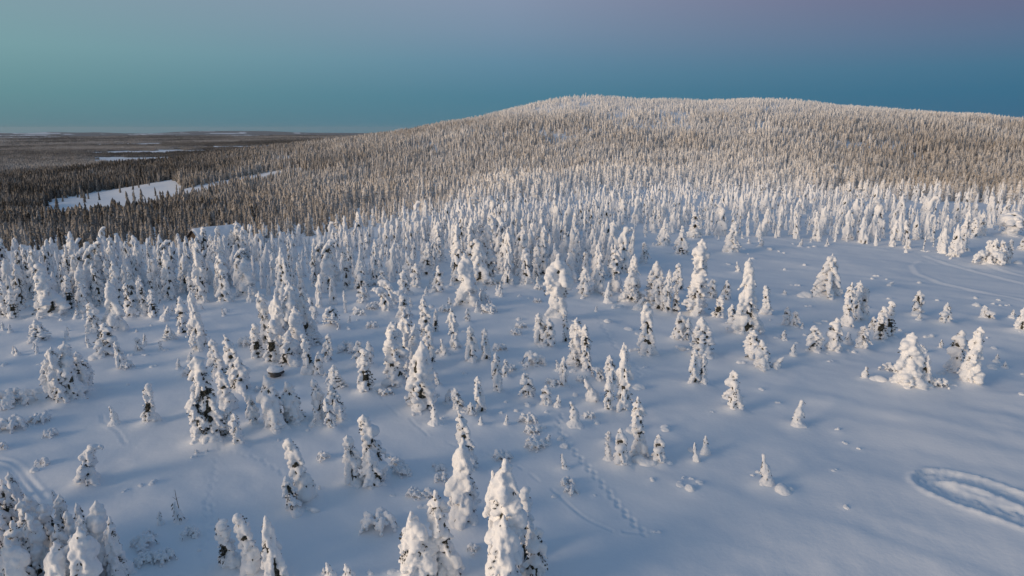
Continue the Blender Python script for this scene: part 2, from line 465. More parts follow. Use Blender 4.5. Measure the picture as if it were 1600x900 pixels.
def make_open(kind, seed, H, R0):
    rr = random.Random(seed); sp, sprs = [], []
    z = 0.35; az = 0
    while z < H * 0.93:
        t = z / H; r = R0 * (1 - t) ** 0.72 + 0.1; n = 5 if t < .6 else 4
        for j in range(n):
            a = az + 6.283 * j / n + rr.uniform(-.25, .25); ln = r * rr.uniform(.8, 1.15)
            for q in range(7):
                s = 0.15 + 0.85 * q / 6
                p = np.array([math.cos(a) * ln * s, math.sin(a) * ln * s, z + 0.25 - 0.75 * ln * s ** 2.0])
                rs = (0.27 + 0.17 * math.sin(math.pi * s)) * (0.6 + 0.4 * r / R0) * rr.uniform(.85, 1.15)
                sp.append((p[0], p[1], p[2] + .12, rs, rs, rs * .8))
                for _ in range(2):
                    sprs.append((p, (rr.gauss(0, .5), rr.gauss(0, .5), -1), rr.uniform(.25, .5), .09))
        az += 1.1; z += 0.78 * (0.7 + 0.4 * (1 - t))
    for i in range(8):
        sp.append((0, 0, H * (.84 + .16 * i / 7), .2 - .01 * i, .2 - .01 * i, .22))
    for j in range(8):
        a = j * .8; sp.append((R0 * .5 * math.cos(a), R0 * .5 * math.sin(a), 0, .5, .5, .3))
    sv, sf = blob(sp, 0.075, amp=0.05, seed=seed)
    nv, nf = sprays(sprs, rr)
    tv, tf = tube([(0, 0, -.5), (0, 0, H * .4), (0, 0, H * .9)], [.16, .1, .02])
    add_proto(kind, [('trunk', tv, tf, M_BARK), ('crown', nv, nf, M_NEEDLE), ('snow_load', sv, sf, M_SNOW)])

def make_sapling(kind, seed, H, R0, hook=0.0):
    """young spruce packed in snow up to its bent tip"""
    rr = random.Random(seed); sp, sprs = [], []
    ph = rr.uniform(0, 6)
    for i in range(16):
        t = i / 15
        x = 0.06 * H * math.sin(t * 4 + ph); y = 0.05 * H * math.cos(t * 3 + ph); z = t * H
        if hook: x += hook * H * 0.42 * t ** 2.2; z -= abs(hook) * H * 0.16 * max(0, t - .6) / .4
        r = R0 * (0.30 + 0.85 * (1 - t) ** 1.25) * (1 + 0.2 * math.sin(t * 13 + ph)) * rr.uniform(.9, 1.1)
        sp.append((x, y, z - 0.1, r, r, max(r * .8, H / 15)))
        for _ in range(2 if t < .85 else 1):
            a = rr.uniform(0, 6.28)
            sp.append((x + r * .8 * math.cos(a), y + r * .8 * math.sin(a), z - .1, r * .45, r * .45, r * .38))
            for _ in range(2):
                sprs.append(((x + r * .85 * math.cos(a), y + r * .85 * math.sin(a), z - .1 - r * .25), (math.cos(a), math.sin(a), -1.3), .20, .05))
    sp.append((0, 0, -0.05, R0 * 1.5, R0 * 1.5, R0 * .5))
    sv, sf = blob(sp, max(0.035, H * .022), amp=0.035, freq=3.5, seed=seed, fine=0.012)
    nv, nf = sprays(sprs, rr)
    add_proto(kind, [('crown', nv, nf, M_NEEDLE), ('snow_load', sv, sf, M_SNOW)])

def make_bush(kind, seed, W, H, n=7):
    """low shrub pressed into arches by the snow on its shoots"""
    rr = random.Random(seed); sp, F, V = [], [], []
    for i in range(n):
        a = 6.283 * i / n + rr.uniform(-.4, .4); ln = W * .5 * rr.uniform(.6, 1.1); hh = H * rr.uniform(.6, 1.0); ox, oy = rr.uniform(-.2, .2) * W, rr.uniform(-.2, .2) * W
        pts = []
        for q in range(9):
            s = q / 8
            p = (ox + math.cos(a) * ln * s, oy + math.sin(a) * ln * s, hh * math.sin(math.pi * (0.08 + .86 * s)) ** .8)
            pts.append(p)
            rs = rr.uniform(.7, 1.15) * 0.15 * (1 + .6 * math.sin(math.pi * s)) * (W / 2.0) ** .5
            if rr.random() < .9: sp.append((p[0], p[1], p[2] + rs * .3, rs, rs, rs * .9))
            if s > .25 and rr.random() < .5:
                b2 = a + rr.choice((-1, 1)) * 1.2
                for e in (1, 2): sp.append((p[0] + math.cos(b2) * .16 * e, p[1] + math.sin(b2) * .16 * e, p[2] - .06 * e, rs * .75, rs * .75, rs * .6))
        tv, tf = tube(pts, [.03] * 9, 5); tv = tv.copy(); tv[:, 2] -= .03
        o = sum(len(x) for x in V); V.append(tv); F += [tuple(i + o for i in q) for q in tf]
    for j in range(6):
        a = j * 1.05; sp.append((W * .22 * math.cos(a), W * .22 * math.sin(a), -0.05, W * .16, W * .16, H * .28))
    sv, sf = blob(sp, 0.05, amp=0.03, freq=3.5, seed=seed)
    add_proto(kind, [('branch_tangle', np.vstack(V), F, M_BARK), ('snow_load', sv, sf, M_SNOW)])

def make_mound(kind, seed, n):
    rr = random.Random(seed); sp = []
    for i in range(n):
        a = rr.uniform(0, 6.28); q = rr.uniform(0, .55) if n > 1 else 0
        s = rr.uniform(.30, .55) * (1 if n < 4 else .8)
        sp.append((q * math.cos(a), q * math.sin(a) * .7, .05 + rr.uniform(0, .18), s, s * rr.uniform(.7, 1), s * rr.uniform(.6, .85)))
    sp.append((0, 0, -.12, .75, .62, .26))
    sv, sf = blob(sp, 0.055, amp=0.05, freq=2.5, seed=seed)
    add_proto(kind, [('snow', sv, sf, M_SNOW)])

for i in range(7): make_spruce('c', 100 + i, 7.0, (0.78, 0.92, 0.85, 1.0, 0.8, 0.95, 0.88)[i], 'column', lump=(1.0, 1.12, .95, 1.1, 1.05, 1, .9)[i], skip=(.24, .19, .31, .22, .25, .17, .34)[i], light=i < 4)
for i in range(5): make_spruce('w', 200 + i, 6.4, (1.45, 1.6, 1.35, 1.55, 1.7)[i], 'cone', lump=1.15, skip=(.23, .27, .20, .25, .23)[i], per=8, light=i < 2, voxel=0.085)
for i in range(2): make_spruce('c', 120 + i, 10.2, (1.15, 1.3)[i], 'column', lump=1.1, skip=.24, voxel=.085)
for i in range(4): make_spruce('c', 130 + i, 3.9, (.62, .55, .7, .6)[i], 'column', lump=.95, skip=.24, voxel=.06, tip=.16)
make_spruce('w', 220, 9.6, 1.75, 'cone', lump=1.2, skip=.24, per=8, voxel=.09)
for i in range(2): make_spruce('w', 230 + i, 3.8, (1.0, 1.15)[i], 'cone', lump=1.0, skip=.24, per=7, voxel=.065)
for i in range(3): make_spruce('v', 300 + i, 6.5, (1.35, 1.2, 1.5)[i], 'weep', lump=1.15, droop=1.7, skip=.22, per=7, light=i < 1, voxel=0.085)
for i in range(3): make_spruce('b', 400 + i, 5.2, (.78, .7, .85)[i], 'column', hook=(1.0, .7, 1.3)[i], skip=.2, light=i < 2)
for i in range(3): make_spruce('t', 500 + i, 6.0, (.48, .55, .44)[i], 'column', lump=.85, skip=.3, per=5, voxel=.06, light=i < 1)
make_spruce('p', 600, 6.0, 1.45, 'cap', lump=1.55, droop=.75, skip=.2, per=7, spacing=.36, voxel=.08, tip=.3)
make_spruce('p', 602, 5.0, 1.7, 'cap', lump=1.6, droop=.75, skip=.25, per=7, spacing=.36, voxel=.08, tip=.3)
make_spruce('q', 601, 5.0, 1.7, 'umbrella', lump=1.3, droop=.9, skip=.25, per=7, spacing=.32, voxel=.08, tip=.3, low=2.1)
make_open('o', 650, 6.2, 2.3)
for i in range(5): make_sapling('g', 700 + i, (1.4, 1.7, 1.2, 1.9, 1.5)[i], (.30, .36, .32, .38, .27)[i])
for i in range(3): make_sapling('k', 720 + i, 1.9, (.50, .44, .54)[i], (.6, .5, .8)[i])
for i in range(4): make_bush('a', 740 + i, (2.4, 3.0, 2.0, 2.6)[i], (1.2, 1.4, 1.1, 1.0)[i], (7, 9, 6, 8)[i])
for i in range(6): make_mound('m', 760 + i, (1, 2, 3, 2, 4, 5)[i])

# ------------------------------------------------------------------ what stands on the plateau: "clump phrase : kind base_column base_row top_row width lean", measured in the photograph
PLACES = """
in the dark cluster filling the bottom left corner:
c 14 900 738 50 -10; c 60 862 733 27 -24; c 86 880 767 30 -30; c 102 897 783 36 -18; c 58 935 808 42 -10; w 46 972 833 54 -8; c 6 960 795 44 -4; c 130 905 797 32 -10; w 170 910 780 64 0; w 152 968 818 62 -6; c 112 880 768 28 0; w 100 975 845 58 0; c 30 885 758 34 -6; w 128 952 836 50 -4; c 192 908 828 26 -4; c 76 932 798 34 -8; c 142 888 784 26 -6; c 0 900 770 40 0; c 22 925 790 30 -4; c 118 930 815 28 -8; c 66 905 775 26 -14; c 150 920 800 28 -4; c 184 925 805 26 0; c 36 860 745 24 -12
on the shaded snow right of the bottom left cluster:
a 228 852 0 40; a 258 878 0 36; g 280 818 782 26 0; a 300 838 0 30; g 252 820 798 14 0; m 305 862 0 14; a 225 880 0 30; k 90 790 765 16 -4; g 30 775 757 14 0
in the trio at the bottom edge, left of centre:
c 360 888 810 34 -10; c 400 893 797 34 -14; w 434 905 802 40 -10
behind the trio at the bottom edge:
g 372 832 806 10 0; k 345 822 808 10 -2
beside the bottom edge between two tree groups:
g 517 903 876 22 -4; g 545 903 878 24 -4; g 506 897 885 10 0; m 580 897 0 18; m 622 897 0 30; m 690 897 0 26
in the pair of leaning trees below the open hollow:
c 479 783 680 32 -16; c 461 801 742 28 -8
at the foot of the leaning pair below the hollow:
m 488 797 0 24; g 500 765 757 6 0
alone on the left slope above the bottom left cluster:
b 136 756 693 34 16
on the left slope around the bent bulky tree:
m 62 733 0 24; a 70 727 0 22; m 195 769 0 16; m 240 757 0 22; m 222 760 0 16; m 52 738 0 12
in the tight thicket on the left slope:
c 86 626 560 24 -6; c 101 630 540 26 -8; c 118 626 532 28 -6; c 131 616 548 26 -2; c 138 606 560 18 0; c 94 612 545 22 -4
alone on the open left slope, tall and narrow:
c 235 661 598 22 0
leaning on the open left slope beside a thin track:
k 181 664 634 20 -8
in the bushes along the left edge of the picture:
a 20 634 0 56; a 64 660 0 32; a 78 682 0 24; a 20 672 0 44; a 2 702 0 22; a 3 640 0 30; m 72 645 0 18; m 55 616 0 26
on the upper left slope near the picture's left edge:
v 62 537 498 46 0; g 28 556 540 11 -3; g 59 553 536 10 0; g 17 520 506 10 0; g 6 516 502 8 0; a 65 500 0 14; m 8 571 0 16; m 66 570 0 14; m 48 545 0 12
in the upper left row below the dense belt:
c 168 558 504 30 0; w 181 519 437 30 0; c 147 523 472 22 0; c 190 578 532 15 -4; c 218 551 526 13 -2; c 287 523 462 22 0; v 265 533 506 24 0; k 279 577 558 12 0; k 296 566 548 14 2; c 302 470 430 14 -2
around the row on the upper left slope:
g 140 543 522 10 -2; m 206 556 0 14; m 225 556 0 14; m 242 573 0 16; m 200 602 0 10; a 198 577 0 24; g 213 520 514 8 0
standing alone right of the upper left row:
w 313 549 453 30 -4
in the tall clump left of the flat boulder:
c 336 686 553 42 -16; c 322 640 578 26 -8; c 345 588 528 22 -8; c 372 606 521 24 -10; w 378 612 556 36 -2; c 358 642 576 26 -4; c 373 696 644 21 -3; c 362 682 635 18 -2; b 397 664 612 18 -8; c 318 690 610 34 -6
around the tall clump left of the flat boulder:
a 300 588 0 30; g 308 710 701 11 -2; g 324 707 701 8 0; m 302 716 0 14; a 385 540 0 26; a 412 612 0 20; m 335 690 0 30
in the pair directly below the flat snow-capped boulder:
w 432 670 584 46 -8; w 461 660 594 42 -6
beside the pair below the flat boulder:
m 435 688 0 10; m 446 687 0 10; a 505 718 0 22; m 478 676 0 14; g 495 612 603 9 0; a 545 718 0 22
in the loose group right of the flat boulder:
c 503 654 590 20 -10; c 535 658 598 26 -16; c 521 671 620 18 -10; k 498 663 634 22 -8; k 488 667 650 14 0; v 527 608 568 28 -4; g 508 590 580 16 0; c 573 613 545 24 -2; c 563 571 531 17 -2; c 577 572 532 16 0
in the big clump above the flat boulder:
c 405 562 505 20 -6; c 428 568 500 24 -2; w 452 572 515 38 0; c 484 586 521 20 -3; c 512 566 520 15 4; v 491 539 498 26 0; w 440 548 455 30 -6; c 458 545 440 26 0; c 420 540 452 22 -8; c 478 540 450 24 2; w 466 558 478 34 0; c 497 588 548 18 2
beside the big clump above the flat boulder:
a 545 552 0 42; a 562 492 0 26; q 518 512 478 34 0; m 552 556 0 18; m 526 555 0 14
in the crowded group left of the weeping spruce:
c 620 603 502 36 -6; c 634 580 487 26 -4; c 652 592 505 22 -2; c 641 556 495 20 0; c 668 545 470 20 -2; c 672 570 505 22 0; c 681 520 482 10 0; b 634 498 452 22 -4; c 664 525 462 16 0
with broad drooping skirt in the central hollow:
v 659 640 532 54 0
around the weeping spruce in the central hollow:
g 693 557 528 22 0; c 713 546 480 17 -10; c 685 604 580 10 -3; k 683 664 628 24 -4; k 697 632 606 18 4; c 718 642 604 18 -6; v 736 652 628 24 0; c 753 647 586 19 -6; g 752 664 650 12 0; g 792 664 647 12 0; m 676 662 0 20
in the row right of the weeping spruce:
c 735 567 508 19 0; c 760 564 512 17 -2; c 779 614 550 20 -4; c 731 504 480 9 0; a 782 548 0 22; a 762 489 0 30; c 790 590 560 12 0
in the leaning group left of bottom centre:
c 590 742 645 38 -18; c 553 760 678 32 -6; w 583 761 700 40 0
on the snow right of the bottom centre leaning group:
a 628 742 0 30; a 646 776 0 26; a 685 734 0 22; a 668 778 0 26; a 592 826 0 54; m 612 775 0 12; m 615 714 0 14; a 740 862 0 24; m 720 842 0 12; a 690 752 0 26; m 660 795 0 30; a 620 728 0 24
in the pair of tall ragged trees near bottom centre:
c 734 737 640 26 -12; w 727 816 682 50 -6
in the group at the bottom edge near centre:
c 702 897 760 40 -14; w 662 908 795 56 -10; c 640 905 822 34 -4; c 672 905 840 30 0
in the towering group at the bottom, right of centre:
c 795 945 714 62 -4; c 776 930 735 34 -8; c 822 862 758 34 -6; c 838 912 822 38 0; c 818 900 800 26 -4; w 790 960 800 60 0
in the small group below the bulbous pine:
c 843 540 488 20 -2; c 858 543 496 22 -2; t 885 537 485 13 -3; c 900 574 495 24 -2; c 917 582 505 21 -2; a 832 573 0 40; a 866 602 0 26; c 881 606 556 14 -1; k 874 580 562 14 -6
among the low saplings left of the animal track:
c 829 623 580 22 -10; c 854 634 600 20 -2; g 870 637 615 16 2; m 825 635 0 18; m 857 643 0 16; k 901 667 627 28 -10; m 931 661 0 18; a 920 652 0 20; g 855 695 677 14 4; m 850 693 0 26; g 882 732 708 16 -2; a 797 580 0 22; m 812 500 0 14; m 892 605 0 12
in the staggered file right of the animal track:
k 925 627 588 26 -6; c 951 643 585 17 -2; c 957 603 553 20 -6; t 927 592 572 12 -2; b 940 598 571 16 -6; c 975 642 534 24 -4
beside the staggered file right of the animal track:
m 995 607 0 24; m 988 548 0 16; m 908 562 0 14; m 1007 575 0 12; m 935 616 0 12
in the spire group at lower right centre:
c 1000 714 617 25 -4; c 972 727 667 26 -6; k 953 718 688 20 -4; c 951 692 672 14 0; c 1030 723 677 24 -4
around the spire group at lower right centre:
m 1040 722 0 24; m 1008 728 0 36; m 1042 674 0 32; g 1088 721 690 13 -3; g 1104 710 680 18 -3; m 1073 702 0 22; m 985 675 0 30; m 1027 728 0 14
in the mound ring below the spire group:
m 1063 756 0 20; m 1078 765 0 24; m 1095 757 0 20; m 1068 748 0 12; m 1082 749 0 12; m 1018 750 0 14
near the end of the animal track at the bottom:
m 1025 833 0 18; m 866 777 0 14; a 885 757 0 24; a 893 770 0 26; m 930 775 0 10
in the middle right field between track and ski trails:
c 1148 641 577 26 -6; c 1085 601 544 17 -2; c 1097 600 550 15 0; v 1096 555 494 40 0; c 1061 532 486 21 -2; c 1074 534 496 14 0; c 1012 557 470 28 -4; c 1176 563 514 26 -2; w 1191 577 530 34 -2
on the middle right field around its trees:
m 1192 610 0 16; k 1213 577 556 18 0; m 1111 644 0 10; m 1125 500 0 12; m 1160 508 0 24; m 1143 625 0 26; m 982 516 0 22; m 1000 522 0 16; m 1064 545 0 20; m 1217 630 0 12; m 1160 568 0 18
with bulbous crown above the central field:
p 870 500 405 50 0
in the tall row above the central field:
w 914 462 415 30 0; c 936 458 393 18 0; c 962 457 381 22 0; w 986 474 396 34 2; v 1024 474 407 38 2; c 1029 486 432 20 0; c 1042 489 420 17 -2; t 1055 489 445 11 0; c 1061 455 410 18 -2; c 1086 492 372 34 4; c 1112 468 435 20 0; c 1122 498 460 22 0; w 1165 523 402 44 -2; c 1145 508 474 18 -2; g 950 474 440 18 0; c 1198 492 445 16 -2; c 1134 470 437 16 0
below the tall row above the central field:
m 944 502 0 26; g 932 487 477 8 0; m 815 465 0 14; m 827 466 0 8; m 838 452 0 14; k 997 486 464 18 0; m 968 482 0 22; m 1066 500 0 24; a 765 446 0 22
on the upper field before the right belt:
c 1007 413 377 15 -1; t 983 402 368 7 0; w 1064 399 352 27 0; w 1036 385 340 22 2; w 1143 395 344 24 2; c 1085 372 330 20 0; c 955 384 346 14 0
dotting the upper field before the right belt:
g 989 376 367 7 0; g 1170 381 372 9 0; g 1189 387 373 13 0; g 1152 426 408 14 0; m 1020 385 0 8; m 1162 390 0 8; m 1102 406 0 12; m 1137 413 0 10; m 1176 405 0 10; g 1021 384 378 5 0
with open drooping boughs on upper right field:
o 1290 465 395 54 4
around the open-boughed spruce on the upper right field:
m 1255 464 0 26; g 1225 461 452 11 0; m 1230 422 0 10; m 1257 415 0 10; m 1262 480 0 16; m 1248 447 0 12; m 1236 446 0 8
scattered on the smooth slope below the right hand belt:
g 1251 386 373 10 0; m 1203 390 0 12; m 1240 382 0 8; m 1264 387 0 8; m 1272 386 0 8; m 1224 396 0 7; m 1217 393 0 6; m 1362 436 0 11; m 1371 432 0 10; m 1386 437 0 9; k 1390 447 439 11 0; m 1437 443 0 14; m 1390 467 0 12; m 1417 386 0 10; m 1441 393 0 10; m 1450 394 0 10; m 1464 470 0 8
in the triple-stemmed group on the right field:
c 1322 512 440 18 4; c 1336 503 437 17 0; c 1347 501 447 16 4
in the small group right of the triple-stemmed trees:
c 1375 533 478 18 -2; c 1388 527 470 18 -1; c 1363 517 494 14 0
left of the triple-stemmed group on the right field:
c 1273 550 507 24 -4; c 1302 550 495 26 0; c 1345 547 508 26 2; g 1325 538 517 18 0; c 1228 510 478 14 0; c 1241 512 485 14 0
around the trees left of the triple-stemmed group:
g 1240 557 537 15 0; g 1226 533 515 24 0; m 1245 537 0 10; m 1253 512 0 10; m 1275 505 0 14; m 1287 503 0 14; g 1253 514 503 8 0; m 1297 566 0 16; m 1290 553 0 12; m 1338 551 0 14; m 1324 548 0 12; m 1215 530 0 14
of the knobbly two on the far right field:
c 1433 492 453 18 0; w 1476 504 472 20 0
on the far right field below the curved ski trails:
g 1435 501 490 12 0; w 1541 499 476 22 -4; m 1527 478 0 16; g 1581 498 483 13 0; m 1563 478 0 9; m 1561 470 0 10; m 1575 478 0 10; m 1552 477 0 12; m 1523 466 0 12
cut by the right edge of the picture:
w 1599 517 475 26 0
in the broad group in the right foreground field:
w 1415 603 518 54 2; w 1442 603 553 28 0; c 1433 592 550 16 0
around the broad group in the right foreground field:
m 1447 607 0 30; a 1466 605 0 30; g 1352 592 572 18 -3; m 1372 594 0 30; a 1387 580 0 24; m 1395 598 0 20; m 1488 603 0 14; m 1515 604 0 14; m 1475 588 0 22
in the pair of spires in the right foreground field:
c 1490 585 514 30 2; c 1515 599 509 30 2
scattered on the right foreground field beyond the spires:
k 1443 552 535 16 -4; g 1470 545 529 14 -2; m 1448 527 0 20; m 1555 546 0 18; g 1557 567 552 12 0; g 1570 575 564 12 0; m 1548 575 0 24; m 1597 618 0 18; m 1598 585 0 10; m 1418 523 0 14
alone on the smooth lower right field:
g 1247 666 625 30 2; g 1195 757 708 28 -2
scattered on the smooth lower right field:
m 1220 770 0 36; m 1233 766 0 22; m 1310 674 0 14; m 1319 692 0 12; m 1322 792 0 13; m 1185 740 0 18; m 1172 745 0 14; m 1305 735 0 12; m 1343 702 0 10
in the right edge clump by the ski trails:
c 1541 413 374 14 0; c 1551 414 372 14 0; c 1561 414 374 15 0; c 1573 413 373 14 2; a 1548 414 0 50
at the right edge above the ski trails:
p 1580 368 330 40 0; c 1532 369 330 14 0; c 1521 372 338 13 0; m 1590 413 0 20; c 1597 392 370 14 0
in the ragged group at the left belt's front edge:
w 79 494 410 50 -6; c 8 497 440 18 0; c 22 499 452 15 0; c 33 484 411 20 0; c 205 497 441 17 0; c 226 495 432 18 0; c 241 497 452 15 0; k 258 503 477 18 0; c 352 473 394 20 -2; w 386 462 402 28 0; c 110 485 430 16 0; c 135 490 442 16 0
close in front of the cabin:
c 311 406 368 13 0; c 322 404 353 13 0; c 332 408 366 14 0; c 345 406 352 14 0; c 353 409 366 13 0; c 363 405 358 13 0; c 374 405 344 15 0; c 338 411 369 12 0; c 304 409 370 12 0; c 383 407 352 14 0
below the left belt's front edge:
g 120 499 482 11 0; g 131 500 490 8 0; m 175 490 0 14; m 100 500 0 14; m 160 505 0 10
in the sparse strip right of the left belt:
w 565 454 404 30 0; w 641 444 400 26 0; c 686 411 344 18 0; c 668 432 377 20 0; c 685 458 414 20 0; b 606 488 446 22 -8; b 613 478 436 22 -6; c 566 474 447 17 0; w 731 479 395 36 -4; c 715 442 344 22 0; w 750 443 372 40 -4; c 765 440 388 22 0; c 793 446 354 17 0; c 771 400 346 16 0; c 822 445 386 20 0; c 632 462 420 18 0; c 650 450 410 18 0; c 738 420 340 20 0; k 752 476 446 20 4; c 598 452 420 16 0
on the sparse strip right of the left belt:
g 748 366 352 6 0; g 741 370 357 6 0; a 642 420 0 24; m 700 450 0 14; m 640 485 0 16; m 675 480 0 14
"""

TREES = 'cwvbtpoq'
items = []
_clump = None
for line in PLACES.strip().splitlines():
    line = line.strip()
    if line.endswith(':'):
        _clump = line[:-1]; continue
    for ent in line.split(';'):
        q = ent.split()
        kind = q[0]; x, row, top, w = (float(v) for v in q[1:5]); lean = float(q[5]) if len(q) > 5 else 0.0
        items.append(dict(kind=kind, px=x, row=row, top=top, w=w, lean=lean, clump=_clump))

for it in items:
    p = ground_at(it['px'], it['row'])
    it['pos'] = p
    d = project(*p)[2]
    it['wid'] = it['w'] * d / FPX
    if it['top'] > 0:
        r = ray(it['px'], it['top'])
        it['hgt'] = max(0.25, CAM_H + r[2] * p[1] / r[1] - p[2])
    else:
        it['hgt'] = it['wid'] * (rnd.uniform(.24, .40) if it['kind'] == 'm' else rnd.uniform(.5, .65))

# belts of trees: picture outline of their feet, spacing in metres
def inside(poly, x, y):
    c = np.zeros(len(x), bool); n = len(poly)
    for i in range(n):
        (x1, y1), (x2, y2) = poly[i], poly[(i + 1) % n]
        if y1 != y2:
            c ^= ((y1 > y) != (y2 > y)) & (x < (x2 - x1) * (y - y1) / (y2 - y1) + x1)
    return c
BELTS = [
    ('left belt', [(-420, 440), (-420, 560), (-30, 500), (60, 478), (200, 480), (300, 472), (400, 478), (430, 462), (500, 482), (560, 464), (620, 448), (690, 420), (700, 358), (560, 374), (450, 384), (300, 396), (200, 400), (100, 407), (0, 417), (-420, 440)], 1.95),
    ('mid belt', [(690, 352), (690, 395), (760, 420), (860, 445), (945, 440), (985, 420), (960, 380), (900, 352), (800, 345)], 2.9),
    ('right belt', [(690, 347), (830, 356), (1010, 364), (1190, 371), (1330, 381), (1420, 389), (1500, 404), (1512, 392), (1470, 372), (1610, 356), (1750, 360), (1750, 345), (1500, 333), (1300, 325), (1000, 328), (690, 344)], 3.0),
    ('upper group', [(300, 470), (420, 470), (500, 500), (560, 490), (600, 450), (560, 435), (430, 445)], 3.0),
    ('beside the cluster', [(-200, 830), (-24, 800), (-26, 1000), (-200, 1000)], 2.2),  # unseen trees left of the frame, added to shade the corner cluster
    ('outside left', [(-420, 560), (-60, 520), (-40, 700), (-120, 900), (-700, 900)], 6.0),
]
hand = np.array([it['pos'][:2] for it in items])
hand_tree = np.array([it['kind'] in TREES for it in items])
belt = []
taken = [tuple(p) for p, h in zip(hand, hand_tree) if h]
cell = {}
def near_taken(x, y, s):
    i, j = int(x // 4), int(y // 4)
    for a in range(i - 2, i + 3):
        for b in range(j - 2, j + 3):
            for (u, v) in cell.get((a, b), ()):
                if (u - x) ** 2 + (v - y) ** 2 < s * s: return True
    return False
def take(x, y): cell.setdefault((int(x // 4), int(y // 4)), []).append((x, y))
for p in taken: take(*p)
for name, poly, spc in BELTS:
    n = 40000
    cx = rng.uniform(-260, 240, n); cy = 24 + 276 * rng.random(n) ** 1.25
    cz = base_height(cx, cy)
    u, v, d = project(cx, cy, cz)
    ok = inside(poly, u, v) & (d > 5)
    clear = fbm2(cx / 17, cy / 17, 77, 2)
    for x, y, z, uu, vv, q in zip(cx[ok], cy[ok], cz[ok], u[ok], v[ok], clear[ok]):
        s = spc * (0.75 + 0.7 * max(0.0, q + 0.15))
        if near_taken(x, y, s): continue
        take(x, y)
        hh = rnd.choice((2.6, 3.6, 4.4, 5.0, 5.6, 6.2, 6.8, 7.6)) * rnd.uniform(.85, 1.15)
        if name == 'upper group': hh *= .7
        if name == 'left belt' and y > 118: hh *= 0.78
        if name == 'right belt': hh *= rnd.choice((.55, .75, .9, 1.0))
        if 288 < uu < 378 and y < 147:
            if y > 136.5: continue
            r_ = ray(uu, rnd.choice((350, 358, 360, 362, 364, 366, 368)))
            hh = max(1.5, min(hh, CAM_H + r_[2] * y / r_[1] - z))
        belt.append(dict(pos=np.array([x, y, z]), hgt=hh, kind=rnd.choice('cccccwvtbb'), belt=name, px=uu, row=vv, lean=0.0))

# ------------------------------------------------------------------ the ground: one sheet to the horizon, with drifts round the trees and the tracks pressed in
fine_az = np.linspace(R(-47), R(47), 600)
coarse_az = np.linspace(R(47), R(313), 62)[1:-1]
AZ = np.concatenate([fine_az, coarse_az])
RAD = np.concatenate([np.linspace(0.5, 27, 14)[:-1], np.geomspace(27, 300, 520)[:-1], np.geomspace(300, 2600, 150)[:-1], np.geomspace(2600, 26000, 70)])
NA, NR = len(AZ), len(RAD)
GX = (RAD[:, None] * np.sin(AZ)[None]).ravel(); GY = (RAD[:, None] * np.cos(AZ)[None]).ravel()
GZ = base_height(GX, GY)
GD = np.hypot(GX, GY)

def window(x, y, s):
    rr_ = math.hypot(x, y)
    i0, i1 = np.searchsorted(RAD, rr_ - s), np.searchsorted(RAD, rr_ + s)
    a = math.atan2(x, y); da = s / max(rr_, 1)
    j0, j1 = np.searchsorted(fine_az, a - da), np.searchsorted(fine_az, a + da)
    if j1 <= j0 or i1 <= i0: return None
    return (np.arange(i0, i1)[:, None] * NA + np.arange(j0, j1)[None]).ravel()

DZ = np.zeros_like(GZ)
for it in items:
    x, y, z = it['pos']; w = min(it['wid'], 4.5)
    if it['kind'] in TREES: amp, sg = 0.24 + 0.11 * w, 0.30 * w + 0.30
    elif it['kind'] in 'gk': amp, sg = 0.16 * w, 0.45 * w + 0.1
    else: amp, sg = 0.10 * w, 0.5 * w
    ix = window(x, y, 3.6 * sg)
    if ix is None: continue
    d2 = (GX[ix] - x) ** 2 + (GY[ix] - y) ** 2
    DZ[ix] = np.maximum(DZ[ix], amp * np.exp(-d2 / (2 * sg * sg)))
    if it['kind'] in TREES:                     # wind scoop on the lee side
        ox, oy = x + 0.9 * w, y + 0.25 * w
        ix = window(ox, oy, 1.6 * w)
        if ix is None: continue
        d2 = (GX[ix] - ox) ** 2 + (GY[ix] - oy) ** 2
        DZ[ix] -= 0.12 * np.exp(-d2 / (2 * (0.42 * w) ** 2))
GZ += DZ

def path_world(pts):
    out_ = []
    for a, b in zip(pts[:-1], pts[1:]):
        pa, pb = ground_at(*a), ground_at(*b)
        n = max(2, int(np.hypot(*(pb - pa)[:2]) / 0.35))
        out_ += [pa + (pb - pa) * k / n for k in range(n)]
    out_.append(pb)
    p = np.array(out_)[:, :2]
    for _ in range(4): p[1:-1] = 0.25 * p[:-2] + 0.5 * p[1:-1] + 0.25 * p[2:]
    return p

def dist_path(ix, p):
    d = np.full(len(ix), 1e9); sd = np.zeros(len(ix)); x, y = GX[ix], GY[ix]
    for a, b in zip(p[:-1], p[1:]):
        e = b - a; l2 = max((e ** 2).sum(), 1e-9)
        t_ = np.clip(((x - a[0]) * e[0] + (y - a[1]) * e[1]) / l2, 0, 1)
        dx, dy = x - a[0] - t_ * e[0], y - a[1] - t_ * e[1]
        q = np.hypot(dx, dy); m = q < d
        d[m] = q[m]; sd[m] = np.sign(e[0] * dy - e[1] * dx)[m]
    return d, sd

def area(p, s):
    m = (GX > p[:, 0].min() - s) & (GX < p[:, 0].max() + s) & (GY > p[:, 1].min() - s) & (GY < p[:, 1].max() + s)
    return np.nonzero(m)[0]

def groove(pts, depth, half, rim):
    p = path_world(pts); ix = area(p, half * 4); d, sd = dist_path(ix, p)
    GZ[ix] += 0.6 * (-depth) * np.exp(-(d / half) ** 4) + 0.6 * rim * np.exp(-((d - half * 1.6) / (half * .55)) ** 2)

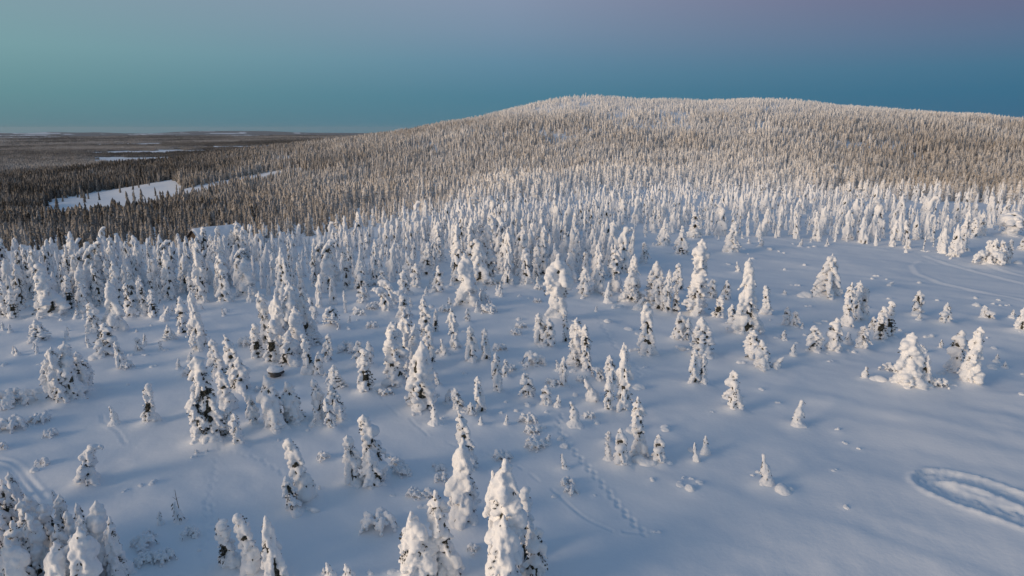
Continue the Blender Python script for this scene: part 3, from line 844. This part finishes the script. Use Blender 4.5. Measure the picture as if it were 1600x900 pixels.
def prints(pts, step, depth, size, side):
    p = path_world(pts); seg = np.hypot(*np.diff(p, axis=0).T); cum = np.concatenate([[0], np.cumsum(seg)])
    s, k = 0.0, 0
    while s < cum[-1]:
        x, y = np.interp(s, cum, p[:, 0]), np.interp(s, cum, p[:, 1])
        x2, y2 = np.interp(s + .3, cum, p[:, 0]), np.interp(s + .3, cum, p[:, 1])
        tx, ty = x2 - x, y2 - y; l = math.hypot(tx, ty) or 1; tx, ty = tx / l, ty / l
        o = side * (1 if k % 2 else -1) * rnd.uniform(.7, 1.2); cx, cy = x - ty * o, y + tx * o
        ix = window(cx, cy, size * 4)
        if ix is not None:
            a_ = (GX[ix] - cx) * tx + (GY[ix] - cy) * ty; b_ = -(GX[ix] - cx) * ty + (GY[ix] - cy) * tx
            q = (a_ / (size * 1.7)) ** 2 + (b_ / size) ** 2
            GZ[ix] += -0.85 * depth * np.exp(-q * 1.1) + depth * .2 * np.exp(-((np.sqrt(q) - 1.7) / .4) ** 2)
        s += step * rnd.uniform(.85, 1.15); k += 1

prints([(878, 648), (870, 664), (885, 690), (905, 715), (925, 738), (945, 762), (965, 787), (985, 812), (1003, 831), (1012, 838)], 0.62, 0.15, 0.15, 0.13)
prints([(931, 488), (940, 508), (955, 530), (964, 546)], 0.9, 0.14, 0.20, 0.14)
prints([(978, 556), (995, 572), (1000, 590)], 0.9, 0.12, 0.20, 0.14)
prints([(345, 698), (338, 715), (334, 745), (328, 770), (324, 790), (318, 815), (312, 850), (320, 880), (330, 905)], 0.5, 0.07, 0.10, 0.08)
prints([(365, 708), (400, 715), (425, 728), (445, 742)], 0.6, 0.07, 0.12, 0.08)
prints([(325, 785), (330, 812), (322, 840), (318, 868)], 0.45, 0.10, 0.13, 0.2)
groove([(862, 765), (885, 785), (910, 808), (940, 822), (958, 830)], 0.08, 0.12, 0.04)
groove([(975, 831), (1000, 834), (1015, 832)], 0.11, 0.15, 0.05)
groove([(158, 648), (163, 662), (185, 674), (193, 690), (197, 694)], 0.10, 0.11, 0.04)
groove([(-30, 714), (15, 720), (30, 730), (45, 750), (70, 778)], 0.10, 0.20, 0.07)
groove([(-30, 722), (10, 727), (24, 737), (36, 756), (58, 786)], 0.09, 0.18, 0.06)
for a, b in (((640, 655), (652, 667)), ((655, 668), (668, 680)), ((697, 690), (712, 697)), ((724, 699), (735, 705)), ((752, 704), (766, 709)), ((780, 715), (793, 722)), ((806, 726), (818, 734)), ((828, 740), (842, 752)), ((745, 727), (756, 731)), ((590, 612), (600, 625)), ((606, 632), (622, 650))):
    groove([a, b], 0.06, 0.12, 0.03)
for ln_ in ([(1448, 400), (1475, 410), (1510, 420), (1560, 433), (1640, 453)], [(1440, 408), (1427, 416), (1435, 428), (1470, 442), (1520, 453), (1560, 461), (1640, 478)], [(1520, 409), (1560, 420), (1640, 441)]):
    p = path_world(ln_); ix = area(p, 4); d, sd = dist_path(ix, p)
    GZ[ix] += 0.13 * np.exp(-((d) / .45) ** 2) - 0.07 * np.exp(-((d * sd + .9) / .5) ** 2)
# the loop driven by a snowmobile at the right
p = path_world([(1760, 838), (1650, 803), (1590, 780), (1530, 757), (1480, 745), (1456, 745), (1449, 752), (1466, 765), (1506, 779), (1560, 797), (1620, 817), (1760, 866)])
ix = area(p, 5); d, sd = dist_path(ix, p)
lx, ly = GX[ix], GY[ix]
rough = noise2(lx * 2.6, ly * 2.6, 5) * .5 + noise2(lx * 5.5, ly * 5.5, 6) * .5
trough = np.exp(-(d / 1.05) ** 6)
GZ[ix] += -0.17 * trough + trough * (0.13 * rough + .035 * np.cos(d * 11)) + np.where(sd < 0, (0.13 + .09 * rough) * np.exp(-((d - 1.25) / .28) ** 2), (0.05 + .05 * rough) * np.exp(-((d - 1.2) / .3) ** 2))
p = path_world([(1478, 754), (1520, 763), (1560, 776), (1596, 792)]); ix = area(p, 3); d, sd = dist_path(ix, p)
GZ[ix] += 0.30 * np.exp(-(d / .42) ** 2)

# share of closed forest far out on the plain
def forest_mask(x, y):
    n = fbm2(x / 620 + 3.1, y / 950, 91, 4)
    return sstep(-0.36, -0.27, n + 0.10 * noise2(x / 120, y / 160, 95))
FOREST = forest_mask(GX, GY) * sstep(11500, 13500, GD)
i_, j_ = np.meshgrid(np.arange(NR - 1), np.arange(NA), indexing='ij')
j2_ = (j_ + 1) % NA
quads = np.stack([i_ * NA + j_, i_ * NA + j2_, (i_ + 1) * NA + j2_, (i_ + 1) * NA + j_], -1).reshape(-1, 4)[:, ::-1]
me = mesh_np('snow_ground', np.stack([GX, GY, GZ], -1), quads, [M_GROUND])
fat = me.attributes.new('forest', 'FLOAT', 'POINT'); fat.data.foreach_set('value', FOREST.astype(np.float32))
ground = bpy.data.objects.new('snow_ground', me); COL.objects.link(ground); ground['kind'] = 'structure'

def mesh_z(x, y):
    """height of the built sheet near a point"""
    r_ = math.hypot(x, y); i = min(max(np.searchsorted(RAD, r_), 1), NR - 1); j = int(np.argmin(np.abs(fine_az - math.atan2(x, y))))
    return float(min(GZ[i * NA + j], GZ[(i - 1) * NA + j]))

# ------------------------------------------------------------------ placing things
def pick(kind, asp, h):
    """prototype of this kind whose width for its height is closest"""
    c = sorted(PROTO[kind], key=lambda d: abs(math.log((d['W'] / d['H']) / asp)) + 0.9 * abs(math.log(d['H'] / h)) + rnd.uniform(0, 0.4))
    return c[0]
NAMES = dict(c='snowy_spruce', w='snowy_spruce', v='snowy_spruce', b='snowy_spruce', t='snowy_spruce', o='snowy_spruce', p='snowy_pine', q='snowy_pine', g='buried_sapling', k='buried_sapling', a='snowy_bush', m='snow_mound')
NOUN = dict(c='spruce', w='spruce', v='spruce', b='spruce', t='spruce', o='spruce', p='pine', q='pine', g='sapling', k='sapling', a='bush', m='mound')
CATS = dict(spruce='tree', pine='tree', sapling='sapling', bush='bush', mound='snow mound')
GROUPS = dict(spruce='snow-laden spruces on the plateau', pine='snow-capped pines on the plateau', sapling='snow-buried saplings on the plateau', bush='snow-covered bushes on the plateau', mound='snow mounds on the plateau')
LOOK = dict(c='slender snow-crusted spruce', w='broad snow-laden spruce', v='weeping snow-laden spruce', b='snow-bent spruce with hooked tip', t='thin snow-crusted spruce', o='snow-laden spruce', p='bulky snow-capped pine', q='umbrella-shaped snow-capped pine', g='snow-buried sapling', k='bent snow-buried sapling', a='low snow-covered bush', m='white snow mound')
ORD = ['leftmost', 'second', 'third', 'fourth', 'fifth', 'sixth', 'seventh', 'eighth', 'ninth', 'tenth', 'eleventh', 'twelfth', 'thirteenth', 'fourteenth', 'fifteenth', 'sixteenth', 'seventeenth', 'eighteenth', 'nineteenth', 'twentieth'] + ['twenty-' + q for q in ('first', 'second', 'third', 'fourth', 'fifth', 'sixth', 'seventh', 'eighth', 'ninth')] + ['thirtieth'] + ['thirty-' + q for q in ('first', 'second', 'third', 'fourth', 'fifth', 'sixth', 'seventh', 'eighth', 'ninth')]
def ordinal(i, n):
    if n == 1: return ''
    if i == 0: return ', leftmost'
    if i == n - 1: return ', rightmost'
    return f', {ORD[i]} from left'

def place(it):
    kind = it['kind']; x, y, z = it['pos']
    h, w = it['hgt'], it.get('wid')
    d = pick(kind, (w or 0.3 * h) / h, h)
    sz = h / d['H']
    sx = (w / d['W']) * ((1.20 if it['row'] < 690 else 1.18) if kind in 'cwvbt' else 1.0) if w else sz * rnd.uniform(.7, 1.0)
    sx = min(max(sx, sz * 0.55), sz * 1.7)
    lean = math.atan2(it.get('lean', 0) * (h / max(1, it['row'] - it['top'])) if it.get('top') else 0, h)
    rz = rnd.uniform(0, 6.283)
    if kind in 'bk':                            # hooked tips point where the photograph shows them
        rz = math.pi + rnd.uniform(-.5, .5) if it.get('lean', 0) < 0 else rnd.uniform(-.5, .5)
        lean *= 0.4
    zz = min(z, mesh_z(x, y)) - 0.05
    if kind == 'm' and len(d['parts']) == 1:
        root = bpy.data.objects.new(NAMES[kind], d['parts'][0][1])
    else:
        root = bpy.data.objects.new(NAMES[kind], None); root.empty_display_size = 0.3
    COL.objects.link(root)
    root.rotation_mode = 'ZYX'
    root.location = (x, y, zz); root.scale = (sx, sx * rnd.uniform(.92, 1.08), sz); root.rotation_euler = (0, lean, rz)
    if root.type == 'EMPTY':
        crown = None
        for nm, ms in d['parts']:
            o = bpy.data.objects.new(nm, ms); COL.objects.link(o)
            o.parent = crown if (nm == 'snow_load' and crown is not None) else root
            if nm in ('crown', 'branch_tangle'): crown = o
    noun = NOUN[kind]
    root['label'] = it['label']; root['category'] = CATS[noun]; root['group'] = GROUPS[noun]
    return root

import re
SHORT = [('snow-crusted', 'snowy'), ('snow-laden', 'snowy'), ('snow-buried', 'buried'), ('snow-covered', 'snowy'), ('snow-capped', 'snowy'), ('snow-bent spruce with hooked tip', 'hook-tipped spruce'), ('slender ', ''), ('low ', ''), ('white ', '')]
def say(look, o, ph):
    for a, b in [('', '')] + SHORT:
        if a: look = look.replace(a, b)
        t_ = look + o + ' ' + ph
        if len(re.findall(r"[A-Za-z']+", t_)) <= 15: break
    return t_
# labels: the look, the place in its clump, the clump
from collections import defaultdict
clumps = defaultdict(list)
for it in items: clumps[(it['clump'], NOUN[it['kind']])].append(it)
for (ph, noun), lst in clumps.items():
    lst.sort(key=lambda q: q['px'])
    for i, it in enumerate(lst):
        it['label'] = say(LOOK[it['kind']], ordinal(i, len(lst)), ph)

SMALL = [('g', 26, [(0, 480), (420, 468), (560, 498), (560, 545), (0, 560)], (.9, 1.8), 'small snow-buried sapling scattered below the dense left belt'),
         ('m', 16, [(0, 480), (420, 468), (560, 498), (560, 545), (0, 560)], (.25, .45), 'tiny snow mound scattered below the dense left belt'),
         ('g', 40, [(560, 425), (960, 400), (960, 470), (800, 480), (560, 520)], (1.0, 2.2), 'small snow-buried sapling scattered through the sparse middle belt'),
         ('a', 24, [(560, 425), (960, 400), (960, 470), (800, 480), (560, 520)], (.6, 1.0), 'small snowy bush scattered through the sparse middle belt'),
         ('m', 34, [(600, 520), (900, 490), (960, 690), (780, 720), (560, 600)], (.22, .42), 'tiny snow mound scattered over the central hollow'),
         ('a', 14, [(600, 520), (900, 490), (960, 690), (780, 720), (560, 600)], (.45, .8), 'small snowy bush scattered over the central hollow'),
         ('g', 30, [(840, 366), (1010, 372), (1200, 378), (1420, 396), (1500, 412), (1500, 402), (1200, 371), (840, 356)], (.8, 2.0), 'small snow-buried sapling along the front of the right belt'),
         ('m', 16, [(1000, 385), (1500, 415), (1580, 560), (1200, 520)], (.22, .4), 'tiny snow mound dotting the wide right field')]
small = []
for kind, n, poly, hr, lab in SMALL:
    xs, ys = [q[0] for q in poly], [q[1] for q in poly]; k = 0; fresh = []
    while k < n:
        u_, v_ = rnd.uniform(min(xs), max(xs)), rnd.uniform(min(ys), max(ys))
        if not inside(poly, np.array([u_]), np.array([v_]))[0]: continue
        p = ground_at(u_, v_); hh = rnd.uniform(*hr)
        fresh.append(dict(kind=kind, px=u_, row=v_, top=0, lean=0, pos=p, hgt=hh, wid=hh * (rnd.uniform(.5, .7) if kind == 'g' else rnd.uniform(1.7, 2.6)), label=lab)); k += 1
    fresh.sort(key=lambda q: q['px'])
    halves = [(fresh, '')] if n <= 18 else [(fresh[:n // 2], ', western half'), (fresh[n // 2:], ', eastern half')]
    for hl, tag_ in halves:
        for i, it in enumerate(hl):
            it['grp'] = lab.split(' ', 1)[1]; w_ = lab.split(' ')
            cut_ = next(q for q in range(len(w_)) if w_[q] in ('scattered', 'along', 'dotting'))
            it['label'] = ' '.join(w_[:cut_]) + ordinal(i, len(hl)) + ' ' + ' '.join(w_[cut_:]) + tag_.replace('western', 'left').replace('eastern', 'right')
    small += fresh

# the nearest belt trees become things of their own, the rest one mass
vis = [b for b in belt if 2 < b['px'] < 1598 and b['row'] < 880 and b['belt'] not in ('outside left', 'beside the cluster')]
vis.sort(key=lambda b: -b['hgt'] / b['pos'][1])
n_hand = sum(NOUN[i['kind']] == 'spruce' for i in items)
chosen = vis[:max(0, 300 - n_hand)]
SECT = [('left belt', 0, 110, 'in the left belt at the picture edge'), ('left belt', 110, 220, 'in the left belt beside the picture edge'), ('left belt', 220, 330, 'in the left belt straight below the cabin'), ('left belt', 330, 440, 'in the left belt just right of the cabin'), ('left belt', 440, 560, "in the left belt's right half"), ('left belt', 560, 720, "at the left belt's right end"),
        ('mid belt', 600, 800, 'in the sparse middle belt, its left half'), ('mid belt', 800, 1100, 'in the sparse middle belt, its right half'), ('upper group', 0, 1600, 'in the gap below the left belt'),
        ('right belt', 600, 1000, 'in the belt below the hill crest'), ('right belt', 1000, 1200, 'in the right belt behind the upper field'), ('right belt', 1200, 1350, 'in the right belt above the open-boughed spruce'), ('right belt', 1350, 1610, 'in the right belt above the ski trails')]
chosen_ids = set(id(b) for b in chosen)
for nm, a, b_, ph in SECT:
    lst = sorted([b for b in chosen if b['belt'] == nm and a <= b['px'] < b_], key=lambda q: q['px'])
    for i, it in enumerate(lst):
        it['label'] = say('large ' + LOOK[it['kind']], ordinal(i, len(lst)), ph)
for it in items: place(it)
for it in chosen: place(it)
for it in small: place(it)['group'] = it['grp']

# ------------------------------------------------------------------ masses of trees
def scatter(name, label, pts, hgt, wid, frost, meshes):
    n = len(pts)
    me = bpy.data.meshes.new(name); me.vertices.add(n); me.vertices.foreach_set('co', np.asarray(pts, np.float32).ravel())
    def attr(nm, tp, fld, data):
        a = me.attributes.new(nm, tp, 'POINT'); a.data.foreach_set(fld, data)
    scl = np.stack([wid, wid, hgt], -1).astype(np.float32)
    rot = np.zeros((n, 3), np.float32); rot[:, 2] = rng.uniform(0, 6.283, n); rot[:, :2] = rng.normal(0, .06, (n, 2))
    attr('scl', 'FLOAT_VECTOR', 'vector', scl.ravel()); attr('rot', 'FLOAT_VECTOR', 'vector', rot.ravel())
    attr('pick', 'INT', 'value', rng.integers(0, len(meshes), n).astype(np.int32)); attr('frost', 'FLOAT', 'value', np.asarray(frost, np.float32))
    ob = bpy.data.objects.new(name, me); COL.objects.link(ob)
    g = bpy.data.node_groups.new(name, 'GeometryNodeTree')
    g.interface.new_socket('Geometry', in_out='INPUT', socket_type='NodeSocketGeometry')
    g.interface.new_socket('Geometry', in_out='OUTPUT', socket_type='NodeSocketGeometry')
    gi, go = g.nodes.new('NodeGroupInput'), g.nodes.new('NodeGroupOutput')
    ip = g.nodes.new('GeometryNodeInstanceOnPoints'); jn = g.nodes.new('GeometryNodeJoinGeometry')
    for ms in meshes:
        src = bpy.data.objects.new('forest_source', ms)
        oi = g.nodes.new('GeometryNodeObjectInfo'); oi.inputs['Object'].default_value = src; oi.inputs['As Instance'].default_value = True
        g.links.new(oi.outputs['Geometry'], jn.inputs[0])
    def named(nm, tp):
        q = g.nodes.new('GeometryNodeInputNamedAttribute'); q.data_type = tp; q.inputs['Name'].default_value = nm
        return next(s for s in q.outputs if s.enabled and s.name == 'Attribute')
    g.links.new(gi.outputs[0], ip.inputs['Points']); g.links.new(jn.outputs[0], ip.inputs['Instance'])
    ip.inputs['Pick Instance'].default_value = True
    g.links.new(named('pick', 'INT'), ip.inputs['Instance Index']); g.links.new(named('scl', 'FLOAT_VECTOR'), ip.inputs['Scale']); g.links.new(named('rot', 'FLOAT_VECTOR'), ip.inputs['Rotation'])
    g.links.new(ip.outputs[0], go.inputs[0])
    md = ob.modifiers.new('scatter', 'NODES'); md.node_group = g
    ob['kind'] = 'stuff'; ob['label'] = label; ob['category'] = 'forest'
    return ob

rest = [b for b in belt if id(b) not in chosen_ids]
P = np.array([b['pos'] for b in rest]); P[:, 2] -= 0.15
Hh = np.array([b['hgt'] for b in rest])
scatter('plateau_forest', 'thick mass of snow-crusted spruces along the far plateau rim', P, Hh, Hh * rng.uniform(.62, .98, len(Hh)), np.ones(len(Hh)), LIGHT)

def forest_tree(seed, sides=7, tiers=8):
    rr = random.Random(seed); V, F = [], []
    for i in range(tiers):
        t0 = 0.05 + 0.95 * i / tiers; z1 = min(1.0, t0 + 1.55 / tiers)
        r = (0.14 * (1 - t0) ** 0.6 + 0.034) * rr.uniform(.85, 1.15)
        b0 = len(V)
        for k in range(sides):
            a = 6.283 * (k + 0.5 * (i % 2)) / sides + rr.uniform(-.2, .2); q = r * rr.uniform(.62, 1.2)
            V.append((q * math.cos(a), q * math.sin(a), t0 - 0.03 * rr.uniform(0, 1.3)))
        V.append((rr.uniform(-.006, .006), rr.uniform(-.006, .006), z1)); V.append((0, 0, t0 + .015))
        for k in range(sides):
            F.append((b0 + k, b0 + (k + 1) % sides, b0 + sides)); F.append((b0 + (k + 1) % sides, b0 + k, b0 + sides + 1))
    return np.array(V), F
FT = [mesh_np('forest_tree', *forest_tree(900 + i), [M_FROST], False) for i in range(6)]
def forest_patch(seed, n=58, size=1.0):
    rr = random.Random(seed); V, F = [], []
    for i in range(n):
        v, f = forest_tree(seed * 97 + i, 5, 3); o = sum(len(q) for q in V)
        h = rr.uniform(.6, 1.15)
        v = v * np.array([h * .30, h * .30, h]) + np.array([rr.uniform(-.5, .5) * size, rr.uniform(-.5, .5) * size, 0])
        V.append(v); F += [tuple(k + o for k in q) for q in f]
    return np.vstack(V), F

# open ground seen in the photograph (picture outlines)
CLEAR = [[(70, 322), (78, 312), (150, 300), (215, 290), (268, 281), (286, 292), (280, 326), (215, 342), (150, 354), (76, 352)],
         [(285, 296), (340, 284), (410, 271), (470, 262), (470, 272), (410, 286), (340, 304), (288, 318)],
         [(415, 249), (470, 241), (520, 234), (520, 240), (470, 252), (418, 262)],
         [(842, 212), (880, 208), (898, 222), (890, 236), (856, 232)], [(880, 148), (915, 148), (930, 158), (885, 160)]]
sp_ = 4.35
gx, gy = np.meshgrid(np.arange(-1350, 1350, sp_), np.arange(150, 1620, sp_))
gx = gx.ravel() + rng.uniform(-.48, .48, gx.size) * sp_; gy = gy.ravel() + rng.uniform(-.48, .48, gy.size) * sp_
keep = (np.abs(np.arctan2(gx, gy)) < R(40)) & (np.hypot(gx, gy) < 1640)
gx, gy = gx[keep], gy[keep]; gz = base_height(gx, gy)
u, v, d = project(gx, gy, gz)
eg = np.interp(u, EDGE_X, EDGE_Y)
keep = (gy > eg + 14)
for c in CLEAR:
    ins = inside(c, u, v); keep &= ~(ins & (rng.random(len(u)) < (0.98 if c[0][0] < 300 else (0.85 if c[0][0] < 600 else 0.55))))
thin = fbm2(gx / 60, gy / 60, 61)
keep &= rng.random(len(u)) < np.where(gz > 55, 0.80, 0.97) * np.where(thin < -0.30, 0.40, 1.0) * np.where(fbm2(gx / 22, gy / 22, 63, 2) < -.25, .6, 1.0)
gx, gy, gz, u, v, eg = gx[keep], gy[keep], gz[keep], u[keep], v[keep], eg[keep]
beyond = gy - eg
left = sstep(650, 150, u) * (0.75 * sstep(0, 40, beyond) + 0.25 * sstep(60, 200, beyond))
hgt = rng.uniform(.55, 1.25, len(gx)) * (1 + .32 * fbm2(gx / 32, gy / 32, 67, 2)) * (8.2 + 4.0 * sstep(30, 250, beyond) * sstep(70, 20, gz) + 2.0 * left * sstep(100, 300, beyond)) * np.where(u < 700, 0.66 + 0.34 * sstep(60, 330, beyond), 1.0) * 0.9
top = sstep(30, 85, gz)
decay = np.interp(u, [0, 500, 750, 1000, 1200, 1400, 1600], [8, 14, 90, 260, 180, 60, 30])
frost = np.clip(0.42 * sstep(2.0, 0.1, beyond / decay) + 0.73 + 0.40 * top - 0.33 * left - 0.14 * sstep(820, 560, u) - 0.16 * sstep(1150, 1480, u) * sstep(40, 0, gz) + 0.16 * fbm2(gx / 110, gy / 110, 66) + rng.normal(0, .07, len(gx)), 0.05, 0.9)
gone = (beyond < decay) & (rng.random(len(gx)) < .28)
gx, gy, gz, hgt, frost, beyond, decay = (q[~gone] for q in (gx, gy, gz, hgt, frost, beyond, decay))
foot = (rng.random(len(gx)) < sstep(1.15, 0.35, beyond / np.maximum(decay, 12)))
fh = 1.8 + 5.8 * rng.random(foot.sum()) ** 1.4
scatter('foot_forest', 'low snow-crusted trees thinning out towards the foot of the hill', np.stack([gx[foot], gy[foot], gz[foot] - .15], -1), fh, fh * rng.uniform(.6, 1.0, len(fh)), frost[foot], LIGHT)
gx, gy, gz, hgt, frost = gx[~foot], gy[~foot], gz[~foot], hgt[~foot], frost[~foot]
scatter('hill_forest', 'frosted conifer forest covering the rounded hill and its foot', np.stack([gx, gy, gz - .3], -1), hgt, hgt * rng.uniform(.75, 1.12, len(gx)), frost, FT)

FP = [mesh_np('forest_patch', *forest_patch(40 + i), [M_FROST], False) for i in range(4)]
def plain(r0, r1, cell_, hgt_):
    gx, gy = np.meshgrid(np.arange(-r1 * .75, r1 * .12, cell_), np.arange(r0 * .7, r1, cell_))
    gx = gx.ravel() + rng.uniform(-.3, .3, gx.size) * cell_; gy = gy.ravel() + rng.uniform(-.3, .3, gy.size) * cell_
    d = np.hypot(gx, gy); az = np.arctan2(gx, gy)
    k = (d > r0) & (d < r1) & (az > R(-41)) & (az < R(3)) & (rng.random(len(gx)) < forest_mask(gx, gy))
    gx, gy = gx[k], gy[k]
    n = len(gx)
    return np.stack([gx, gy, base_height(gx, gy) - .5], -1), hgt_ * rng.uniform(.8, 1.2, n), np.full(n, cell_ * 1.15), np.clip(0.27 + .34 * fbm2(gx / 700, gy / 1100, 71) + rng.normal(0, .05, n), .05, .9)
A, B = plain(1620, 6500, 44, 11.0), plain(6500, 13500, 100, 12.0)
scatter('plain_forest', 'dark boreal forest spread over the wide plain at left', *[np.concatenate([p, q]) for p, q in zip(A, B)], FP)


# ------------------------------------------------------------------ the cabin at the rim, its roof deep in snow
def plain_mat(name, c1, c2, scale):
    m, t, b = new_mat(name)
    co = t.nodes.new('ShaderNodeTexCoord'); nz = t.nodes.new('ShaderNodeTexNoise'); nz.inputs['Scale'].default_value = scale; nz.inputs['Detail'].default_value = 5
    t.links.new(co.outputs['Object'], nz.inputs['Vector'])
    mx = t.nodes.new('ShaderNodeMix'); mx.data_type = 'RGBA'; mx.inputs[6].default_value = c1; mx.inputs[7].default_value = c2
    t.links.new(nz.outputs['Fac'], mx.inputs[0]); t.links.new(mx.outputs[2], b.inputs['Base Color']); b.inputs['Roughness'].default_value = .8
    return m
M_WOOD = plain_mat('tarred_wood', (.030, .021, .016, 1), (.060, .042, .030, 1), 6)
M_ROCK = plain_mat('rock', (.05, .05, .052, 1), (.11, .105, .10, 1), 3)
M_GLASS, _, gb_ = new_mat('window_glass'); gb_.inputs['Base Color'].default_value = (.02, .025, .03, 1); gb_.inputs['Roughness'].default_value = .08

def box(x0, x1, y0, y1, z0, z1):
    v = [(x, y, z) for z in (z0, z1) for (x, y) in ((x0, y0), (x1, y0), (x1, y1), (x0, y1))]
    return v, [(0, 3, 2, 1), (4, 5, 6, 7), (0, 1, 5, 4), (1, 2, 6, 5), (2, 3, 7, 6), (3, 0, 4, 7)]
def part(name, vf, mat, parent, smooth=False):
    o = bpy.data.objects.new(name, mesh_np(name, np.array(vf[0], float), [tuple(f) for f in vf[1]], [mat], smooth)); COL.objects.link(o); o.parent = parent
    return o
def prism_y(pts, x0, x1):
    """outline in y,z drawn along x"""
    n = len(pts)
    v = [(x, y, z) for x in (x0, x1) for (y, z) in pts]
    return v, [tuple(range(n))[::-1], tuple(range(n, 2 * n))] + [(i, (i + 1) % n, n + (i + 1) % n, n + i) for i in range(n)]
CY = 141.0
ra = ray(299, 357); cx_ = ra[0] * CY / ra[1]; ridge = CAM_H + ra[2] * CY / ra[1]
cz_ = float(base_height(cx_ + 4, CY + 2)) - 0.3
RH = ridge - cz_ - 0.35
cabin = bpy.data.objects.new('cabin', None); COL.objects.link(cabin)
cabin.location = (cx_, CY, cz_); cabin.rotation_euler = (0, 0, R(45))
cabin['label'] = 'dark wooden cabin with thick snow on its gable roof behind the left belt'; cabin['category'] = 'cabin'
LN, HW, EH = 10.2, 3.1, RH - 1.7
part('wall', prism_y([(-HW, -.4), (HW, -.4), (HW, EH + .1), (0, RH - .08), (-HW, EH + .1)], 0.5, LN - .5), M_WOOD, cabin)
sl = (RH - EH) / HW
ov = HW + 0.55
roof = part('roof', prism_y([(-ov, RH - sl * ov), (0, RH), (ov, RH - sl * ov), (ov, RH - sl * ov + .14), (0, RH + .14), (-ov, RH - sl * ov + .14)], 0, LN), M_WOOD, cabin)
gx_, gy_ = np.meshgrid(np.linspace(-.06, LN + .06, 40), np.linspace(-ov - .08, ov + .08, 25), indexing='ij')
zt = RH + .143 - sl * np.abs(gy_) + .34 * (1 - (np.abs(gy_) / (ov + .09)) ** 8) * (1 - (np.abs(gx_ - LN / 2) / (LN / 2 + .07)) ** 30) + .05 * noise2(gx_ * 1.1, gy_ * 1.1, 4) - .10 * np.exp(-(gy_ / .6) ** 2)
zb = RH + .146 - sl * np.abs(gy_)
nv_ = gx_.size; idx = np.arange(nv_).reshape(gx_.shape)
q1 = np.stack([idx[:-1, :-1], idx[1:, :-1], idx[1:, 1:], idx[:-1, 1:]], -1).reshape(-1, 4)
rim_ = np.concatenate([idx[0, :], idx[1:, -1], idx[-1, -2::-1], idx[-2:0:-1, 0]])
q2 = np.stack([rim_, rim_ + nv_, np.roll(rim_, -1) + nv_, np.roll(rim_, -1)], -1)
part('snow_cover', (np.vstack([np.stack([gx_, gy_, zt], -1).reshape(-1, 3), np.stack([gx_, gy_, zb], -1).reshape(-1, 3)]), np.vstack([q1, q1[:, ::-1] + nv_, q2]).tolist()), M_SNOW, roof, True)
for x0 in (1.9, 5.0, 8.0):
    wn = part('window', box(x0, x0 + 1.0, -HW - .05, -HW - .003, EH - 1.35, EH - .35), M_WOOD, cabin)
    part('pane', box(x0 + .1, x0 + .9, -HW - .06, -HW - .053, EH - 1.25, EH - .45), M_GLASS, wn)
dr_ = part('door', box(.44, .497, -.5, .5, -.2, 1.9), M_WOOD, cabin)
part('handle', box(.38, .437, .30, .36, .85, 1.0), M_ROCK, dr_)

# ------------------------------------------------------------------ flat boulder under a cap of snow
p = ground_at(431, 587); d = project(*p)[2]; bw = 29 * d / FPX
bo = bpy.data.objects.new('capped_boulder', None); COL.objects.link(bo); bo.location = (p[0], p[1], p[2] - .05)
bo['label'] = 'flat dark boulder with thick rounded snow cap above the snowy pair'; bo['category'] = 'boulder'
v, f = blob([(0, 0, .05, bw * .30, bw * .27, .35), (.1, 0, .42, bw * .46, bw * .38, .20), (-.15, .1, .40, bw * .36, bw * .36, .2)], .06, .06, 1.8, 3)
part('rock', (v, f), M_ROCK, bo, True)
v, f = blob([(0, 0, .70, bw * .47, bw * .42, .26), (-.2, .1, .82, bw * .34, bw * .34, .24), (.25, -.05, .74, bw * .32, bw * .3, .2)], .055, .03, 1.5, 6)
part('snow_cap', (v, f), M_SNOW, bo, True)

# ------------------------------------------------------------------ bare twig poking out of the shaded snow
p = ground_at(279, 806)
tw = bpy.data.objects.new('bare_twig', None); COL.objects.link(tw); tw.location = (p[0] + .1, p[1] - .1, p[2] - .1)
tw['label'] = 'bare dark twig sticking out of shaded snow above the bottom trio'; tw['category'] = 'twig'
part('stem', tube([(0, 0, 0), (.02, 0, .8), (-.06, 0, 1.5), (-.10, .02, 2.05)], [.035, .03, .022, .012], 6), M_BARK, tw, True)
part('side_shoot', tube([(-.03, 0, 1.30), (-.22, .05, 1.42), (-.36, .08, 1.50)], [.018, .014, .008], 5), M_BARK, tw, True)
part('side_shoot', tube([(-.04, 0, 1.42), (.12, -.03, 1.52), (.22, -.05, 1.56)], [.018, .014, .008], 5), M_BARK, tw, True)

# ------------------------------------------------------------------ thin winter haze over the plain
hz = box(-26800, 26800, -26800, 26800, float(GZ.min()) - 1.5, max(float(GZ.max()) + 14, 112.0))
M_HAZE = bpy.data.materials.new('haze'); M_HAZE.use_nodes = True
ht = M_HAZE.node_tree; ht.nodes.clear()
ho = ht.nodes.new('ShaderNodeOutputMaterial'); hv = ht.nodes.new('ShaderNodeVolumePrincipled')
hv.inputs['Color'].default_value = (.82, .88, .95, 1); hv.inputs['Density'].default_value = 1.4e-5
ht.links.new(hv.outputs[0], ho.inputs['Volume'])
haze = bpy.data.objects.new('haze', mesh_np('haze', np.array(hz[0], float), hz[1], [M_HAZE], False)); COL.objects.link(haze); haze['kind'] = 'stuff'
